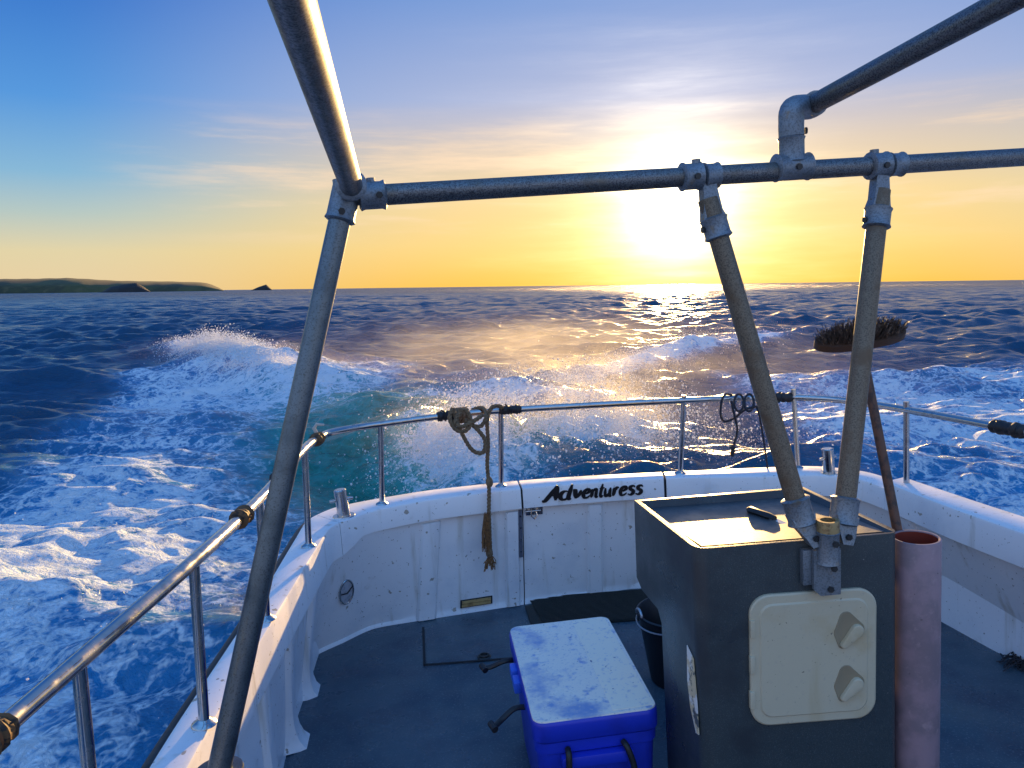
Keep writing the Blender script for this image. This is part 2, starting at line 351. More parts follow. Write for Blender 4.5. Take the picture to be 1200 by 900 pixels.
def build_sea():
    front = np.linspace(-radians(46), radians(46), 820); back = np.linspace(radians(46), 2*pi - radians(46), 70)[1:-1]
    th = np.r_[front, back]; nT = len(th)
    R = np.r_[1.2*(5/1.2)**(np.arange(120)/120.), 5*140.**(np.arange(1180)/1180.), 700*23.**(np.arange(81)/80.)]; nR = len(R)
    RR, TT = np.meshgrid(R, th, indexing='ij'); x = (RR*np.sin(TT)).ravel(); y = (RR*np.cos(TT)).ravel()
    h, foam, aer, green = sea_fields(x, y)
    x = np.r_[x, 0.]; y = np.r_[y, 0.]; h = np.r_[h, 0.]; foam = np.r_[foam, 0.]; aer = np.r_[aer, 0.]; green = np.r_[green, 0.]
    # keep the water below the inside of the hull
    co = np.stack([x, y, h], 1)
    Mb = np.array(BI); lb = co @ Mb[:3, :3].T + Mb[:3, 3]
    ins = (lb[:, 0] > -.55) & (lb[:, 0] < 2.5) & (lb[:, 1] < 3.5) & (lb[:, 1] > -2.2)
    co[ins, 2] = np.minimum(co[ins, 2], -.25)
    idx = np.arange(nR*nT).reshape(nR, nT); nx = np.roll(idx, -1, axis=1)
    q = np.stack([idx[:-1], idx[1:], nx[1:], nx[:-1]], -1).reshape(-1, 4)
    c = nR*nT; tri = np.stack([np.full(nT, c), idx[0], nx[0]], -1)
    me = bpy.data.meshes.new('sea'); me.vertices.add(len(co)); me.vertices.foreach_set('co', co.astype(np.float32).ravel())
    loops = np.r_[q.ravel(), tri.ravel()]; me.loops.add(len(loops)); me.loops.foreach_set('vertex_index', loops.astype(np.int32))
    st = np.r_[np.arange(len(q))*4, len(q)*4 + np.arange(nT)*3]; me.polygons.add(len(st)); me.polygons.foreach_set('loop_start', st.astype(np.int32))
    me.update(calc_edges=True); me.validate()
    me.polygons.foreach_set('use_smooth', [True]*len(me.polygons))
    far = sstep(60, 420, np.hypot(x, y))
    for nm, v in (('foam', foam), ('aer', aer), ('green', green), ('far', far)):
        a = me.attributes.new(nm, 'FLOAT', 'POINT'); a.data.foreach_set('value', v.astype(np.float32))
    me.update()
    o = bpy.data.objects.new('sea', me); COL.objects.link(o)
    o['kind'] = 'structure'; o['label'] = 'blue choppy sea with white foaming wake behind the boat'; o['category'] = 'sea'
    if me.polygons[0].normal.z < 0: me.flip_normals()
    # material
    m = bpy.data.materials.new('sea_water'); m.use_nodes = True; nt = m.node_tree; N = nt.nodes; L = nt.links; N.clear()
    def n(t, **k):
        z = N.new(t)
        for a, b in k.items(): setattr(z, a, b)
        return z
    def mt(op, a, b=None, clamp=False):
        z = n('ShaderNodeMath', operation=op); z.use_clamp = clamp
        for i, v in enumerate((a, b)):
            if v is None: continue
            if isinstance(v, (int, float)): z.inputs[i].default_value = v
            else: L.new(v, z.inputs[i])
        return z.outputs[0]
    def ss(v, lo, hi, a=0., b=1.):
        z = n('ShaderNodeMapRange', interpolation_type='SMOOTHSTEP')
        for i, q_ in enumerate((v, lo, hi, a, b)):
            if isinstance(q_, (int, float)): z.inputs[i].default_value = q_
            else: L.new(q_, z.inputs[i])
        return z.outputs[0]
    def mx(f, a, b):
        z = n('ShaderNodeMix', data_type='RGBA')
        for s, v in ((z.inputs[0], f), (z.inputs[6], a), (z.inputs[7], b)):
            if isinstance(v, (int, float)): s.default_value = v
            elif isinstance(v, tuple): s.default_value = (*v, 1)
            else: L.new(v, s)
        return z.outputs[2]
    at_ = lambda s: n('ShaderNodeAttribute', attribute_name=s).outputs['Fac']
    F, A, G = at_('foam'), at_('aer'), at_('green')
    pos = n('ShaderNodeTexCoord').outputs['Object']
    def noise(sc_, det, ro=.6, vec=pos, dist=0.):
        z = n('ShaderNodeTexNoise'); z.inputs['Scale'].default_value = sc_; z.inputs['Detail'].default_value = det; z.inputs['Roughness'].default_value = ro; z.inputs['Distortion'].default_value = dist
        L.new(vec, z.inputs['Vector']); return z
    def ridge(sc_, det, dist, k, vec=pos, ro=.6):
        z = noise(sc_, det, ro, vec, dist).outputs[0]; return mt('SUBTRACT', 1., mt('MULTIPLY', mt('ABSOLUTE', mt('SUBTRACT', z, .5)), k), clamp=True)
    wn = noise(2.2, 4); sub = n('ShaderNodeVectorMath', operation='SUBTRACT'); L.new(wn.outputs['Color'], sub.inputs[0]); sub.inputs[1].default_value = (.5, .5, .5)
    scl = n('ShaderNodeVectorMath', operation='SCALE'); L.new(sub.outputs[0], scl.inputs[0]); scl.inputs['Scale'].default_value = .8
    wp = n('ShaderNodeVectorMath', operation='ADD'); L.new(pos, wp.inputs[0]); L.new(scl.outputs[0], wp.inputs[1]); wp = wp.outputs[0]
    def vor(s):
        z = n('ShaderNodeTexVoronoi', feature='DISTANCE_TO_EDGE'); z.inputs['Scale'].default_value = s; L.new(wp, z.inputs['Vector']); return z.outputs['Distance']
    v1 = ss(vor(3.6), 0., .22, 1., 0.); v2 = ss(vor(10.), 0., .25, 1., 0.)
    r1_ = ridge(3.4, 6, .7, 6.5); r2_ = ridge(9., 5, .6, 5.5)
    big = noise(1.0, 6, .65, wp).outputs[0]; fine = noise(9, 6, .7, wp).outputs[0]
    pat = mt('ADD', mt('ADD', mt('MULTIPLY', v1, .20), mt('MULTIPLY', v2, .12)), mt('ADD', mt('MULTIPLY', mt('MAXIMUM', r1_, mt('MULTIPLY', r2_, .7)), .30), mt('ADD', mt('MULTIPLY', big, .50), mt('MULTIPLY', fine, .22))))
    thr = mt('SUBTRACT', 1.13, mt('MULTIPLY', F, .80))
    mask = ss(mt('SUBTRACT', pat, thr), -.02, .30)
    mask = mt('MULTIPLY', mask, ss(F, .02, .12))
    thin = ss(mt('SUBTRACT', pat, thr), -.55, .05)
    # water
    deep = mx(G, (.006, .055, .12), (.004, .105, .072))
    body = mx(mt('MULTIPLY', A, mt('ADD', .22, mt('MULTIPLY', thin, .70))), deep, mx(G, (.022, .29, .62), (.025, .36, .34)))
    wb = n('ShaderNodeBsdfPrincipled'); L.new(body, wb.inputs['Base Color']); wb.inputs['Roughness'].default_value = .21; wb.inputs['IOR'].default_value = 1.33
    b1 = n('ShaderNodeBump'); b1.inputs['Strength'].default_value = .9; b1.inputs['Distance'].default_value = .20
    pst = n('ShaderNodeMapping'); pst.inputs['Scale'].default_value = (.62, 1., 1.); L.new(pos, pst.inputs[0]); pst = pst.outputs[0]
    L.new(noise(1.5, 8, .66, pst, .5).outputs[0], b1.inputs['Height'])
    b2 = n('ShaderNodeBump'); b2.inputs['Strength'].default_value = .8; b2.inputs['Distance'].default_value = .06
    L.new(noise(4.5, 6, .6, pst, .3).outputs[0], b2.inputs['Height']); L.new(b1.outputs[0], b2.inputs['Normal'])
    L.new(b2.outputs[0], wb.inputs['Normal'])
    FR = at_('far'); b4 = n('ShaderNodeBump'); b4.inputs['Distance'].default_value = 3.0; L.new(FR, b4.inputs['Strength'])
    L.new(noise(.22, 7, .68, pst, .4).outputs[0], b4.inputs['Height']); L.new(b2.outputs[0], b4.inputs['Normal']); L.new(b4.outputs[0], wb.inputs['Normal'])
    L.new(mt('ADD', .21, mt('MULTIPLY', FR, .14)), wb.inputs['Roughness'])
    # foam
    fb = n('ShaderNodeBsdfPrincipled'); fb.inputs['Roughness'].default_value = .75; fb.inputs['Base Color'].default_value = (.70, .84, .92, 1)
    fb.inputs['Subsurface Weight'].default_value = 0.
    b3 = n('ShaderNodeBump'); b3.inputs['Strength'].default_value = .9; b3.inputs['Distance'].default_value = .06
    L.new(mt('ADD', mt('MULTIPLY', pat, 1.0), fine), b3.inputs['Height']); L.new(b3.outputs[0], fb.inputs['Normal'])
    ms = n('ShaderNodeMixShader'); L.new(mask, ms.inputs[0]); L.new(wb.outputs[0], ms.inputs[1]); L.new(fb.outputs[0], ms.inputs[2])
    out = n('ShaderNodeOutputMaterial'); L.new(ms.outputs[0], out.inputs[0])
    me.materials.append(m)
build_sea()

# ------------------------------------------------------------------ headland and islets
M['land'] = mat('grassy_headland', (.085, .085, .025), .9, noise=[(.012, (.045, .045, .018), .4, .6), (.05, (.12, .10, .04), .52, .7), (.2, (.05, .05, .02), .55, .7)])
M['cliff'] = mat('dark_cliff', (.022, .022, .022), .9, noise=(.05, (.04, .036, .03), .45, .7))
def land(name, label, prof, y0, depth, m, lean=.35, seed=1, kind='structure'):
    """prof: (x, height) along the coast at distance y0; a solid ridge with depth"""
    root_y = y0; bm = new(); rows = []
    xs = np.linspace(prof[0][0], prof[-1][0], 90); hs = np.interp(xs, [p[0] for p in prof], [p[1] for p in prof])
    hs = hs*(1 + .025*fbm(xs, xs*0, 4, seed, wl=90.)) ; wob = fbm(xs, xs*0+5, 4, seed+9, wl=120.)
    for u, k in ((0, 0), (.04, .45), (.10, .62), (.25, .85), (.5, 1.), (.75, .8), (1., 0)):
        row = []
        for i, (x, hh) in enumerate(zip(xs, hs)):
            yy = y0 + depth*u + wob[i]*depth*.12
            g = yy/y0; row.append((x*g, yy, max(hh, .2)*g*k*(1 + (.012 if 'head' in name else .07)*sin(i*1.7 + u*9)) - (3 if k == 0 else 0)))
        rows.append(row)
    loft(bm, rows)
    me = bpy.data.meshes.new(name); bmesh.ops.recalc_face_normals(bm, faces=bm.faces); bm.to_mesh(me); bm.free()
    me.polygons.foreach_set('use_smooth', [True]*len(me.polygons)); me.materials.append(M[m])
    o = bpy.data.objects.new(name, me); COL.objects.link(o); o['kind'] = kind; o['label'] = label; o['category'] = 'land'
    return o
def wx(px, y): q = ray(px, 335); return q.x/q.y*y
def wz(px, py, y): q = ray(px, py); return CAM_H + q.z/q.y*y
Y = 1500.
land('headland', 'long low green headland on the horizon at far left', [(wx(-320, Y), 26), (wx(-60, Y), wz(0, 327, Y)), (wx(40, Y), wz(40, 327, Y)), (wx(80, Y), wz(80, 326, Y)), (wx(130, Y), wz(130, 329, Y)),
     (wx(200, Y), wz(200, 330, Y)), (wx(240, Y), wz(240, 331, Y)), (wx(252, Y), wz(252, 335, Y)), (wx(262, Y), 1)], Y, 500, 'land')
Y = 1250.
land('rocky_point', 'dark rocky point in front of the green headland', [(wx(118, Y), .5), (wx(130, Y), wz(130, 336, Y)), (wx(150, Y), wz(150, 332.5, Y)), (wx(160, Y), wz(160, 331.5, Y)), (wx(168, Y), wz(168, 336, Y)), (wx(176, Y), .5)], Y, 90, 'cliff', seed=4)
Y = 1700.
land('islet', 'small pointed rock islet standing off the headland tip', [(wx(294, Y), .5), (wx(303, Y), wz(303, 336.3, Y)), (wx(312, Y), wz(312, 333.5, Y)), (wx(316, Y), wz(316, 337, Y)), (wx(319, Y), .5)], Y, 60, 'cliff', seed=6)

# ================================================================== boat
# stations round the stern: floor line, cap inner edge, cap outer edge, cap height, overhang
ST = [(-.50, -1.5, -.66, -1.5, -.78, -1.5, .62, .03), (-.45, 0, -.52, 0, -.63, 0, .61, .03), (-.375, 1.2, -.405, 1.2, -.50, 1.2, .60, .03), (-.34, 1.8, -.337, 1.8, -.43, 1.8, .60, .03),
      (-.30, 2.55, -.228, 2.5, -.325, 2.5, .60, .035), (-.255, 3.15, -.125, 3.13, -.245, 3.15, .60, .03), (-.235, 3.33, -.09, 3.27, -.205, 3.42, .60, .004), (-.1, 3.44, 0, 3.36, -.10, 3.56, .60, .002),
      (.043, 3.535, .094, 3.43, .06, 3.62, .60, .004), (.30, 3.545, .358, 3.495, .37, 3.67, .60, .025), (.77, 3.55, .785, 3.495, .80, 3.65, .60, .03), (1.15, 3.545, 1.15, 3.445, 1.17, 3.58, .60, .03),
      (1.43, 3.52, 1.465, 3.385, 1.50, 3.50, .597, .03), (1.9, 3.46, 1.9, 3.24, 1.95, 3.40, .59, .03), (2.2, 3.35, 2.15, 3.20, 2.25, 3.35, .575, .03), (2.42, 3.15, 2.29, 3.10, 2.41, 3.19, .567, .03),
      (2.52, 2.85, 2.32, 2.95, 2.45, 2.98, .56, .03), (2.53, 2.45, 2.305, 2.5, 2.46, 2.5, .56, .03), (2.51, 1.9, 2.33, 1.9, 2.49, 1.9, .56, .03), (2.5, .5, 2.40, .5, 2.56, .5, .57, .03), (2.45, -1.5, 2.42, -1.5, 2.56, -1.5, .6, .03)]
STA = np.array(ST)
def S(t):
    """smooth station at parameter t"""
    i = int(min(max(math.floor(t), 0), len(ST)-2)); u = t - i
    a, b, c, d = (STA[max(i-1, 0)], STA[i], STA[i+1], STA[min(i+2, len(ST)-1)])
    m1 = (c-a)/2*.75; m2 = (d-b)/2*.75
    h = (2*u**3-3*u**2+1)*b + (u**3-2*u**2+u)*m1 + (-2*u**3+3*u**2)*c + (u**3-u**2)*m2
    Fl = Vector((h[0], h[1], 0)); Ci = Vector((h[2], h[3], h[6])); Co = Vector((h[4], h[5], h[6])); return Fl, Ci, Co, h[7]
CAPH = .10
def caph(t): return .15 - .05*min(max((t-6.36)/1.0, 0), 1)
def wall_top(t):
    Fl, Ci, Co, ov = S(t); dirn = (Co - Ci).normalized(); return Ci + dirn*ov - Vector((0, 0, caph(t)))
def params(t0, t1, per=8): n = max(2, int(round((t1-t0)*per))); return [t0 + (t1-t0)*i/n for i in range(n+1)]
boat = thing('fishing_boat', 'open stern of a white fibreglass fishing boat with dark blue deck', 'boat', (.98, 1.5, 0))
# deck
bm = new(); P = [S(t)[0] for t in params(0, 20)]; V = [bm.verts.new(p - Vector((0, 0, .0)) + (p - Vector((1, 1, 0))).normalized()*.03) for p in P]; f = bm.faces.new(V)
bmesh.ops.triangulate(bm, faces=[f]); obj('deck', bm, 'deck', boat, smooth=0)
def wall_mesh(t0, t1, ends=True):
    bm = new(); rows = []
    for t in params(t0, t1):
        Fl, Ci, Co, ov = S(t); Wt = wall_top(t); row = []
        inward = (Fl - Co); inward.z = 0; inward.normalize()
        row.append(Fl + inward*.016 + Vector((0, 0, -.02))); row.append(Fl + inward*.013 + Vector((0, 0, .006))); row.append(Fl + inward*.004 + Vector((0, 0, .016)))
        for k in range(0, 7): row.append(Fl.lerp(Wt, .07 + .93*k/6))
        out = Co - (Co - Ci).normalized()*.012; out.z = Co.z - .012
        row.append(Vector((out.x, out.y, Wt.z + .02)))
        row.append(Vector((out.x, out.y, .35))); row.append(out*1 + Vector((0, 0, -.75))); 
        q = out + (Vector((.98, 1.2, 0)) - out)*.12; row.append(Vector((q.x, q.y, -.65)))
        rows.append(row)
    Vv = loft(bm, rows)
    if ends: bm.faces.new(Vv[0]); bm.faces.new(Vv[-1][::-1])
    return bm
def cap_mesh(t0, t1, r=.014, dz=0.):
    bm = new(); rows = []
    for t in params(t0, t1):
        Fl, Ci, Co, ov = S(t); d = (Co - Ci).normalized(); z = Vector((0, 0, 1)); w_ = (Co - Ci).length
        CH_ = caph(t); prof = [(0, -CH_), (0, dz-r), (r*.3, dz-r*.3), (r, dz), (w_-r, dz), (w_-r*.3, dz-r*.3), (w_, dz-r), (w_, -.07), (w_-.01, -.075), (.02, -CH_ - .004)]
        rows.append([Ci + d*a + z*b for a, b in prof])
    Vv = loft(bm, rows, close_u=True); bm.faces.new(Vv[0]); bm.faces.new(Vv[-1][::-1]); return bm
obj('bulwark', wall_mesh(0, 10), 'white', boat); obj('bulwark', wall_mesh(12.02, 20), 'white', boat)
obj('gunwale_cap', cap_mesh(0, 6.35), 'white', boat); obj('gunwale_cap', cap_mesh(6.37, 9.985), 'white', boat)
obj('gunwale_cap', cap_mesh(12.03, 16.045), 'white', boat)
obj('gunwale_cap', cap_mesh(16.05, 20, dz=.028), 'white', boat)
# raised chock at the aft right corner where the side deck starts
# door in the transom
dgap = .018
door = obj('transom_door', wall_mesh(10 + dgap, 12 - dgap*.6), 'white', boat)
obj('door_cap', cap_mesh(10 + dgap, 12 - dgap*.6), 'white', door)
def seam(t):
    bm = new(); Fl, Ci, Co, ov = S(t); Wt = wall_top(t); d = (Co - Ci).normalized()
    s = Vector((-d.y, d.x, 0))*.009
    pts = [Fl + d*.008, Wt + d*.008, Ci + d*.012 - Vector((0, 0, .1)), Ci + d*.012 - Vector((0, 0, .012)), Co - d*.02 - Vector((0, 0, .014)), Co - d*.02 - Vector((0, 0, .3)), Fl + d*.05]
    prism(bm, [p - s for p in pts], s*2); return obj('door_seam', bm, 'seam', boat, smooth=0)
seam(10 + dgap/2); seam(12.004)
def wall_pt(t, k, off=0.):
    """point on the inner wall at station t, height fraction k, off metres proud"""
    Fl, Ci, Co, ov = S(t); Wt = wall_top(t); p = Fl.lerp(Wt, k); F2, W2 = S(t+.02)[0], wall_top(t+.02)
    nrm = (F2.lerp(W2, k) - p).cross(Wt - Fl).normalized(); 
    if nrm.dot(Vector((1, 1.2, .3)) - p) < 0: nrm = -nrm
    return p + nrm*off
def rib(t, w_, parent, depth=.014, foot=.05, k1=.97, foot_w=1.5):
    """moulded stiffener on the inner wall, flaring on to the deck"""
    bm = new(); rows = []; T = lambda q: (wall_pt(t + .05, q) - wall_pt(t - .05, q)).normalized()
    for i in range(15):
        k = .0 + k1*i/14; e = exp(-k*9); ww = w_*(1 + (foot_w-1)*e)/2; dd = depth + foot*e; tt = T(k); p = wall_pt(t, k); nn = (wall_pt(t, k, 1.) - p)
        z = Vector((0, 0, .006 if i == 0 else 0))
        rows.append([p - tt*(ww + dd*.35) - nn*.004 + z, p - tt*ww*.97 + nn*dd*.8 + z, p - tt*ww*.84 + nn*dd + z, p + tt*ww*.84 + nn*dd + z, p + tt*ww*.97 + nn*dd*.8 + z, p + tt*(ww + dd*.35) - nn*.004 + z])
    Vv = loft(bm, rows); bm.faces.new(Vv[0]); bm.faces.new(Vv[-1][::-1]); return obj('rib', bm, 'white', parent)
def t_of(x=None, y=None, lo=0., hi=20.):
    best = None
    for i in range(2001):
        t = lo + (hi-lo)*i/2000; p = S(t)[0]; e = abs(p.x - x) if x is not None else abs(p.y - y)
        if best is None or e < best[0]: best = (e, t)
    return best[1]
rib(t_of(x=.285, lo=8, hi=12), .085, boat, foot=.006, foot_w=1.05, depth=.022); rib(t_of(x=.715, lo=8, hi=12), .06, boat, foot=.006, foot_w=1.05, depth=.022); rib(t_of(x=1.135, lo=8, hi=12), .065, door, foot=.006, foot_w=1.1, depth=.022)
for yy in (3.03, 2.68, 2.33, 1.98, 1.6): rib(t_of(y=yy, lo=0, hi=7), .075, boat, foot=.055, depth=.02)
for yy in (2.74, 2.18, 1.6): rib(t_of(y=yy, lo=15.5, hi=20), .085, boat, foot=.03, depth=.014)
rib(t_of(x=1.75, lo=12.2, hi=15), .07, boat, foot=.006, foot_w=1.05, depth=.022)
# corner joint on the right cap (raised step of the side cap)
# rubber rub rail outside the cap
bm = new(); tube(bm, [S(t)[2] + (S(t)[2] - S(t)[1]).normalized()*.012 + Vector((0, 0, -.045)) for t in params(0, 7.2)], .028, 12); obj('rub_rail', bm, 'rubber', boat)
bm = new(); tube(bm, [S(t)[2] + (S(t)[2] - S(t)[1]).normalized()*.006 + Vector((0, 0, -.06)) for t in params(7.2, 20)], .02, 12); obj('rub_rail', bm, 'rubber', boat)
# oval fairlead cover on the left corner wall
def disc_on_wall(t, k, rx_, rz_, off, seg=30, ring=None):
    c = wall_pt(t, k); n_ = (wall_pt(t, k, 1.) - c).normalized(); u = (wall_pt(t+.1, k) - wall_pt(t-.1, k)).normalized(); v = n_.cross(u).normalized(); bm = new()
    if ring: tube(bm, [c + n_*off + u*cos(2*pi*i/seg)*rx_ + v*sin(2*pi*i/seg)*rz_ for i in range(seg+1)], ring, 8, caps=False)
    else: prism(bm, [c - n_*.004 + u*cos(2*pi*i/seg)*rx_ + v*sin(2*pi*i/seg)*rz_ for i in range(seg)], n_*(off+.004))
    return bm, c, n_, u, v
tw = t_of(x=-.13, lo=6, hi=9)
bm, c, n_, u_, v_ = disc_on_wall(tw, .55, .038, .062, .006); fair = obj('fairlead', bm, 'fair', boat)
bm = disc_on_wall(tw, .55, .038, .062, .006, ring=.0045)[0]; obj('rim', bm, 'stainless', fair)
bm = new(); tube(bm, [c + n_*.008 + u_*(-.03) + v_*.005, c + n_*.012 + v_*(-.004), c + n_*.008 + u_*.033 + v_*.012], .003, 6); obj('flap_seam', bm, 'seam', fair)
# scupper beside the door, sunlight through it painted on as tan slats
ts = t_of(x=.53, lo=8, hi=11)
def wall_quad(t0, t1, k0, k1, off, th):
    bm = new(); A = [wall_pt(t0, k0, off), wall_pt(t1, k0, off), wall_pt(t1, k1, off), wall_pt(t0, k1, off)]
    n_ = (wall_pt(t0, k0, 1) - wall_pt(t0, k0)).normalized(); prism(bm, A, n_*th); return bm
ta, tb = t_of(x=.45, lo=8, hi=11), t_of(x=.61, lo=8, hi=11)
scp = obj('scupper', wall_quad(ta, tb, .055, .135, .001, .004), 'seam', boat, smooth=0)
e = (tb-ta)*.05
obj('sun_glow_slat', wall_quad(ta+e, tb-e, .065, .092, .004, .006), 'scupper', scp, smooth=0); obj('sun_glow_slat', wall_quad(ta+e, tb-e, .098, .125, .004, .006), 'scupper', scp, smooth=0)
# grey hinge strip left of the door, screws, and the latch
th_ = t_of(x=.748, lo=9, hi=10.2); th2 = t_of(x=.766, lo=9, hi=10.2)
hs = obj('hinge_strip', wall_quad(th_, th2, .50, .98, .012, .006), 'hinge', boat, smooth=0)
for k in (.56, .68, .80, .92):
    bm = new(); q = wall_pt((th_+th2)/2, k, .018); lathe(bm, [(0, .003), (.004, .003), (.005, 0)], q, axis=(0, -1, 0), seg=10); obj('screw', bm, 'stainless', hs)
tl = t_of(x=.83, lo=9.9, hi=12)
def wq(t0, t1, k0, k1, off, th): return wall_quad(t0, t1, k0, k1, off, th)
lt = obj('latch', wq(t_of(x=.79, lo=10, hi=12), t_of(x=.875, lo=10, hi=12), .91, .99, .001, .004), 'stainless', door, smooth=0)
bm = new(); a = wall_pt(t_of(x=.785, lo=10, hi=12), .955, .014); b_ = wall_pt(t_of(x=.865, lo=10, hi=12), .955, .014); tube(bm, [a, b_], .006, 10)
a = wall_pt(t_of(x=.828, lo=10, hi=12), .95, .016); tube(bm, [a + Vector((-.012, 0, .01)), a + Vector((-.014, -.006, -.02)), a + Vector((0, -.008, -.034)), a + Vector((.014, -.006, -.02)), a + Vector((.012, 0, .01))], .0035, 8)
for xx in (.802, .845): box(bm, wall_pt(t_of(x=xx, lo=10, hi=12), .955, .01), (.012, .016, .024), bev=.002)
obj('latch_bolt', bm, 'stainless', lt)
# flush deck hatch and its lifting ring
bm = new()
A = [(.262, 3.44), (.236, 3.085), (.60, 3.02), (.735, 3.02), (.765, 3.42)]
A2 = [Vector((x, y, .004)) for x, y in A]
for i in range(len(A2)-1):
    p, q = A2[i], A2[i+1]; d = (q-p).normalized(); s = Vector((-d.y, d.x, 0))*.005; prism(bm, [p-s-d*.004, q-s+d*.004, q+s+d*.004, p+s-d*.004], (0, 0, .003))
obj('hatch_seam', bm, 'seam', boat, smooth=0)
bm = new(); lathe(bm, [(0, .002), (.02, .003), (.026, .004), (.03, 0)], (.49, 3.075, .004), seg=20); tube(bm, [Vector((.49 + .018*cos(a), 3.075 + .018*sin(a), .011)) for a in np.linspace(0, 2*pi, 20)], .0035, 8, caps=False)
obj('lifting_ring', bm, 'dark_metal', boat)

# painted name on the door cap: brush-script strokes
def glyphs():
    """each glyph: list of strokes (points, width profile), advance; unit = x-height 1"""
    G = {}
    def arc(cx, cy, rx_, ry_, a0, a1, n=10): return [(cx + rx_*cos(radians(a0 + (a1-a0)*i/n)), cy + ry_*sin(radians(a0 + (a1-a0)*i/n))) for i in range(n+1)]
    G['A'] = ([([(-.18, .12), (.0, -.04), (.22, .25), (.55, .95), (.82, 1.62)], (.16, .34)), ([(.80, 1.62), (.86, 1.0), (.95, 0.0)], (.30, .36)), ([(.28, .52), (.62, .56), (.98, .6)], (.2, .2))], 1.22)
    G['d'] = ([(arc(.42, .46, .36, .46, 60, 330), (.26, .30)), ([(.86, 1.62), (.80, .9), (.76, .25), (.86, .02), (1.0, .12)], (.26, .30))], 1.06)
    G['v'] = ([([(.02, .86), (.16, .95), (.26, .5), (.34, .04)], (.24, .32)), ([(.34, .04), (.62, .45), (.72, .92)], (.2, .26))], .90)
    G['e'] = ([([(.10, .42), (.42, .5), (.64, .72), (.48, .95), (.2, .78), (.1, .4), (.26, .05), (.52, .04), (.78, .25)], (.22, .30))], .84)
    G['n'] = ([([(.08, .92), (.12, .5), (.08, .0)], (.26, .30)), ([(.12, .45), (.34, .86), (.58, .86), (.60, .5), (.60, .12), (.72, .0), (.86, .12)], (.2, .30))], .96)
    G['t'] = ([([(.34, 1.4), (.26, .8), (.2, .25), (.32, .02), (.54, .14)], (.28, .30)), ([(.0, .92), (.3, .92), (.62, .98)], (.18, .2))], .66)
    G['u'] = ([([(.08, .92), (.1, .4), (.2, .04), (.42, .1), (.62, .45)], (.28, .26)), ([(.66, .94), (.62, .4), (.7, .02), (.86, .1)], (.26, .28))], .96)
    G['r'] = ([([(.1, .92), (.14, .5), (.08, .0)], (.26, .32)), ([(.14, .5), (.36, .88), (.60, .88)], (.18, .30))], .70)
    G['s'] = ([([(.66, .82), (.46, .98), (.2, .86), (.26, .62), (.52, .44), (.56, .18), (.32, .0), (.06, .14)], (.22, .32))], .78)
    return G
def lettering(text, length):
    G = glyphs(); bm = new(); x0 = 0.; tot = sum(G[c][1] for c in text)
    tA, tB = t_of(x=.875, lo=10, hi=12), t_of(x=1.338, lo=10, hi=12)
    def face_pt(u, v):              # u 0..1 along, v height in metres over the lower face edge
        t = tA + (tB - tA)*u; Fl, Ci, Co, ov = S(t); d = (Co - Ci).normalized(); return Ci - d*.0015 + Vector((0, 0, -CAPH + v)), -d
    xh = .049
    for c in text:
        strokes, adv = G[c]
        for pts, (w0, w1) in strokes:
            Q = cr([(px + py*.22, py, 0) for px, py in pts], 5); L_ = len(Q); left, right = [], []
            for i, q in enumerate(Q):
                a = Q[max(0, i-1)]; b = Q[min(L_-1, i+1)]; d = (b-a).normalized(); n_ = Vector((-d.y, d.x, 0)); tt = i/(L_-1)
                wd = (w0 + (w1-w0)*sin(pi*min(tt*1.0, 1)))*.5*(.75 + .55*abs(d.y)); wd *= min(1, .45 + 3*min(tt, 1-tt))
                left.append(q + n_*wd); right.append(q - n_*wd)
            rows = []
            for l, r in zip(left, right):
                row = []
                for p in (l, r):
                    P_, nn = face_pt((x0 + p.x + .1)/(tot + .2), .026 + p.y*xh*.92); row.append(P_)
                rows.append((row, nn))
            Vv = [[bm.verts.new(p) for p in row] + [bm.verts.new(p + nn*.002) for p in row] for row, nn in rows]
            for A_, B_ in zip(Vv, Vv[1:]):
                bm.faces.new((A_[2], A_[3], B_[3], B_[2])); bm.faces.new((A_[0], A_[2], B_[2], B_[0])); bm.faces.new((A_[1], B_[1], B_[3], A_[3]))
            bm.faces.new((Vv[0][0], Vv[0][1], Vv[0][3], Vv[0][2])); bm.faces.new((Vv[-1][0], Vv[-1][2], Vv[-1][3], Vv[-1][1]))
        x0 += adv
    return bm
obj('lettering', lettering('Adventuress', .5), 'paint_black', door, smooth=0)

# door mat in front of the transom door
mt_ = thing('rubber_mat', 'black ribbed rubber mat on the deck before the transom door', 'mat', (1.1, 3.35, 0))
bm = new(); prism(bm, [(.765, 3.50, .002), (.745, 3.27, .002), (1.62, 3.10, .002), (1.75, 3.42, .002), (1.45, 3.46, .002)], (0, 0, .009))
for i in range(26):
    y = 3.16 + i*.0125; prism(bm, [(.80, y+.1-.0, .011), (.80, y+.106, .011), (1.6, y-.045+.006, .011), (1.6, y-.045, .011)], (0, 0, .004))
obj('mat_sheet', bm, 'mat', mt_, smooth=0)

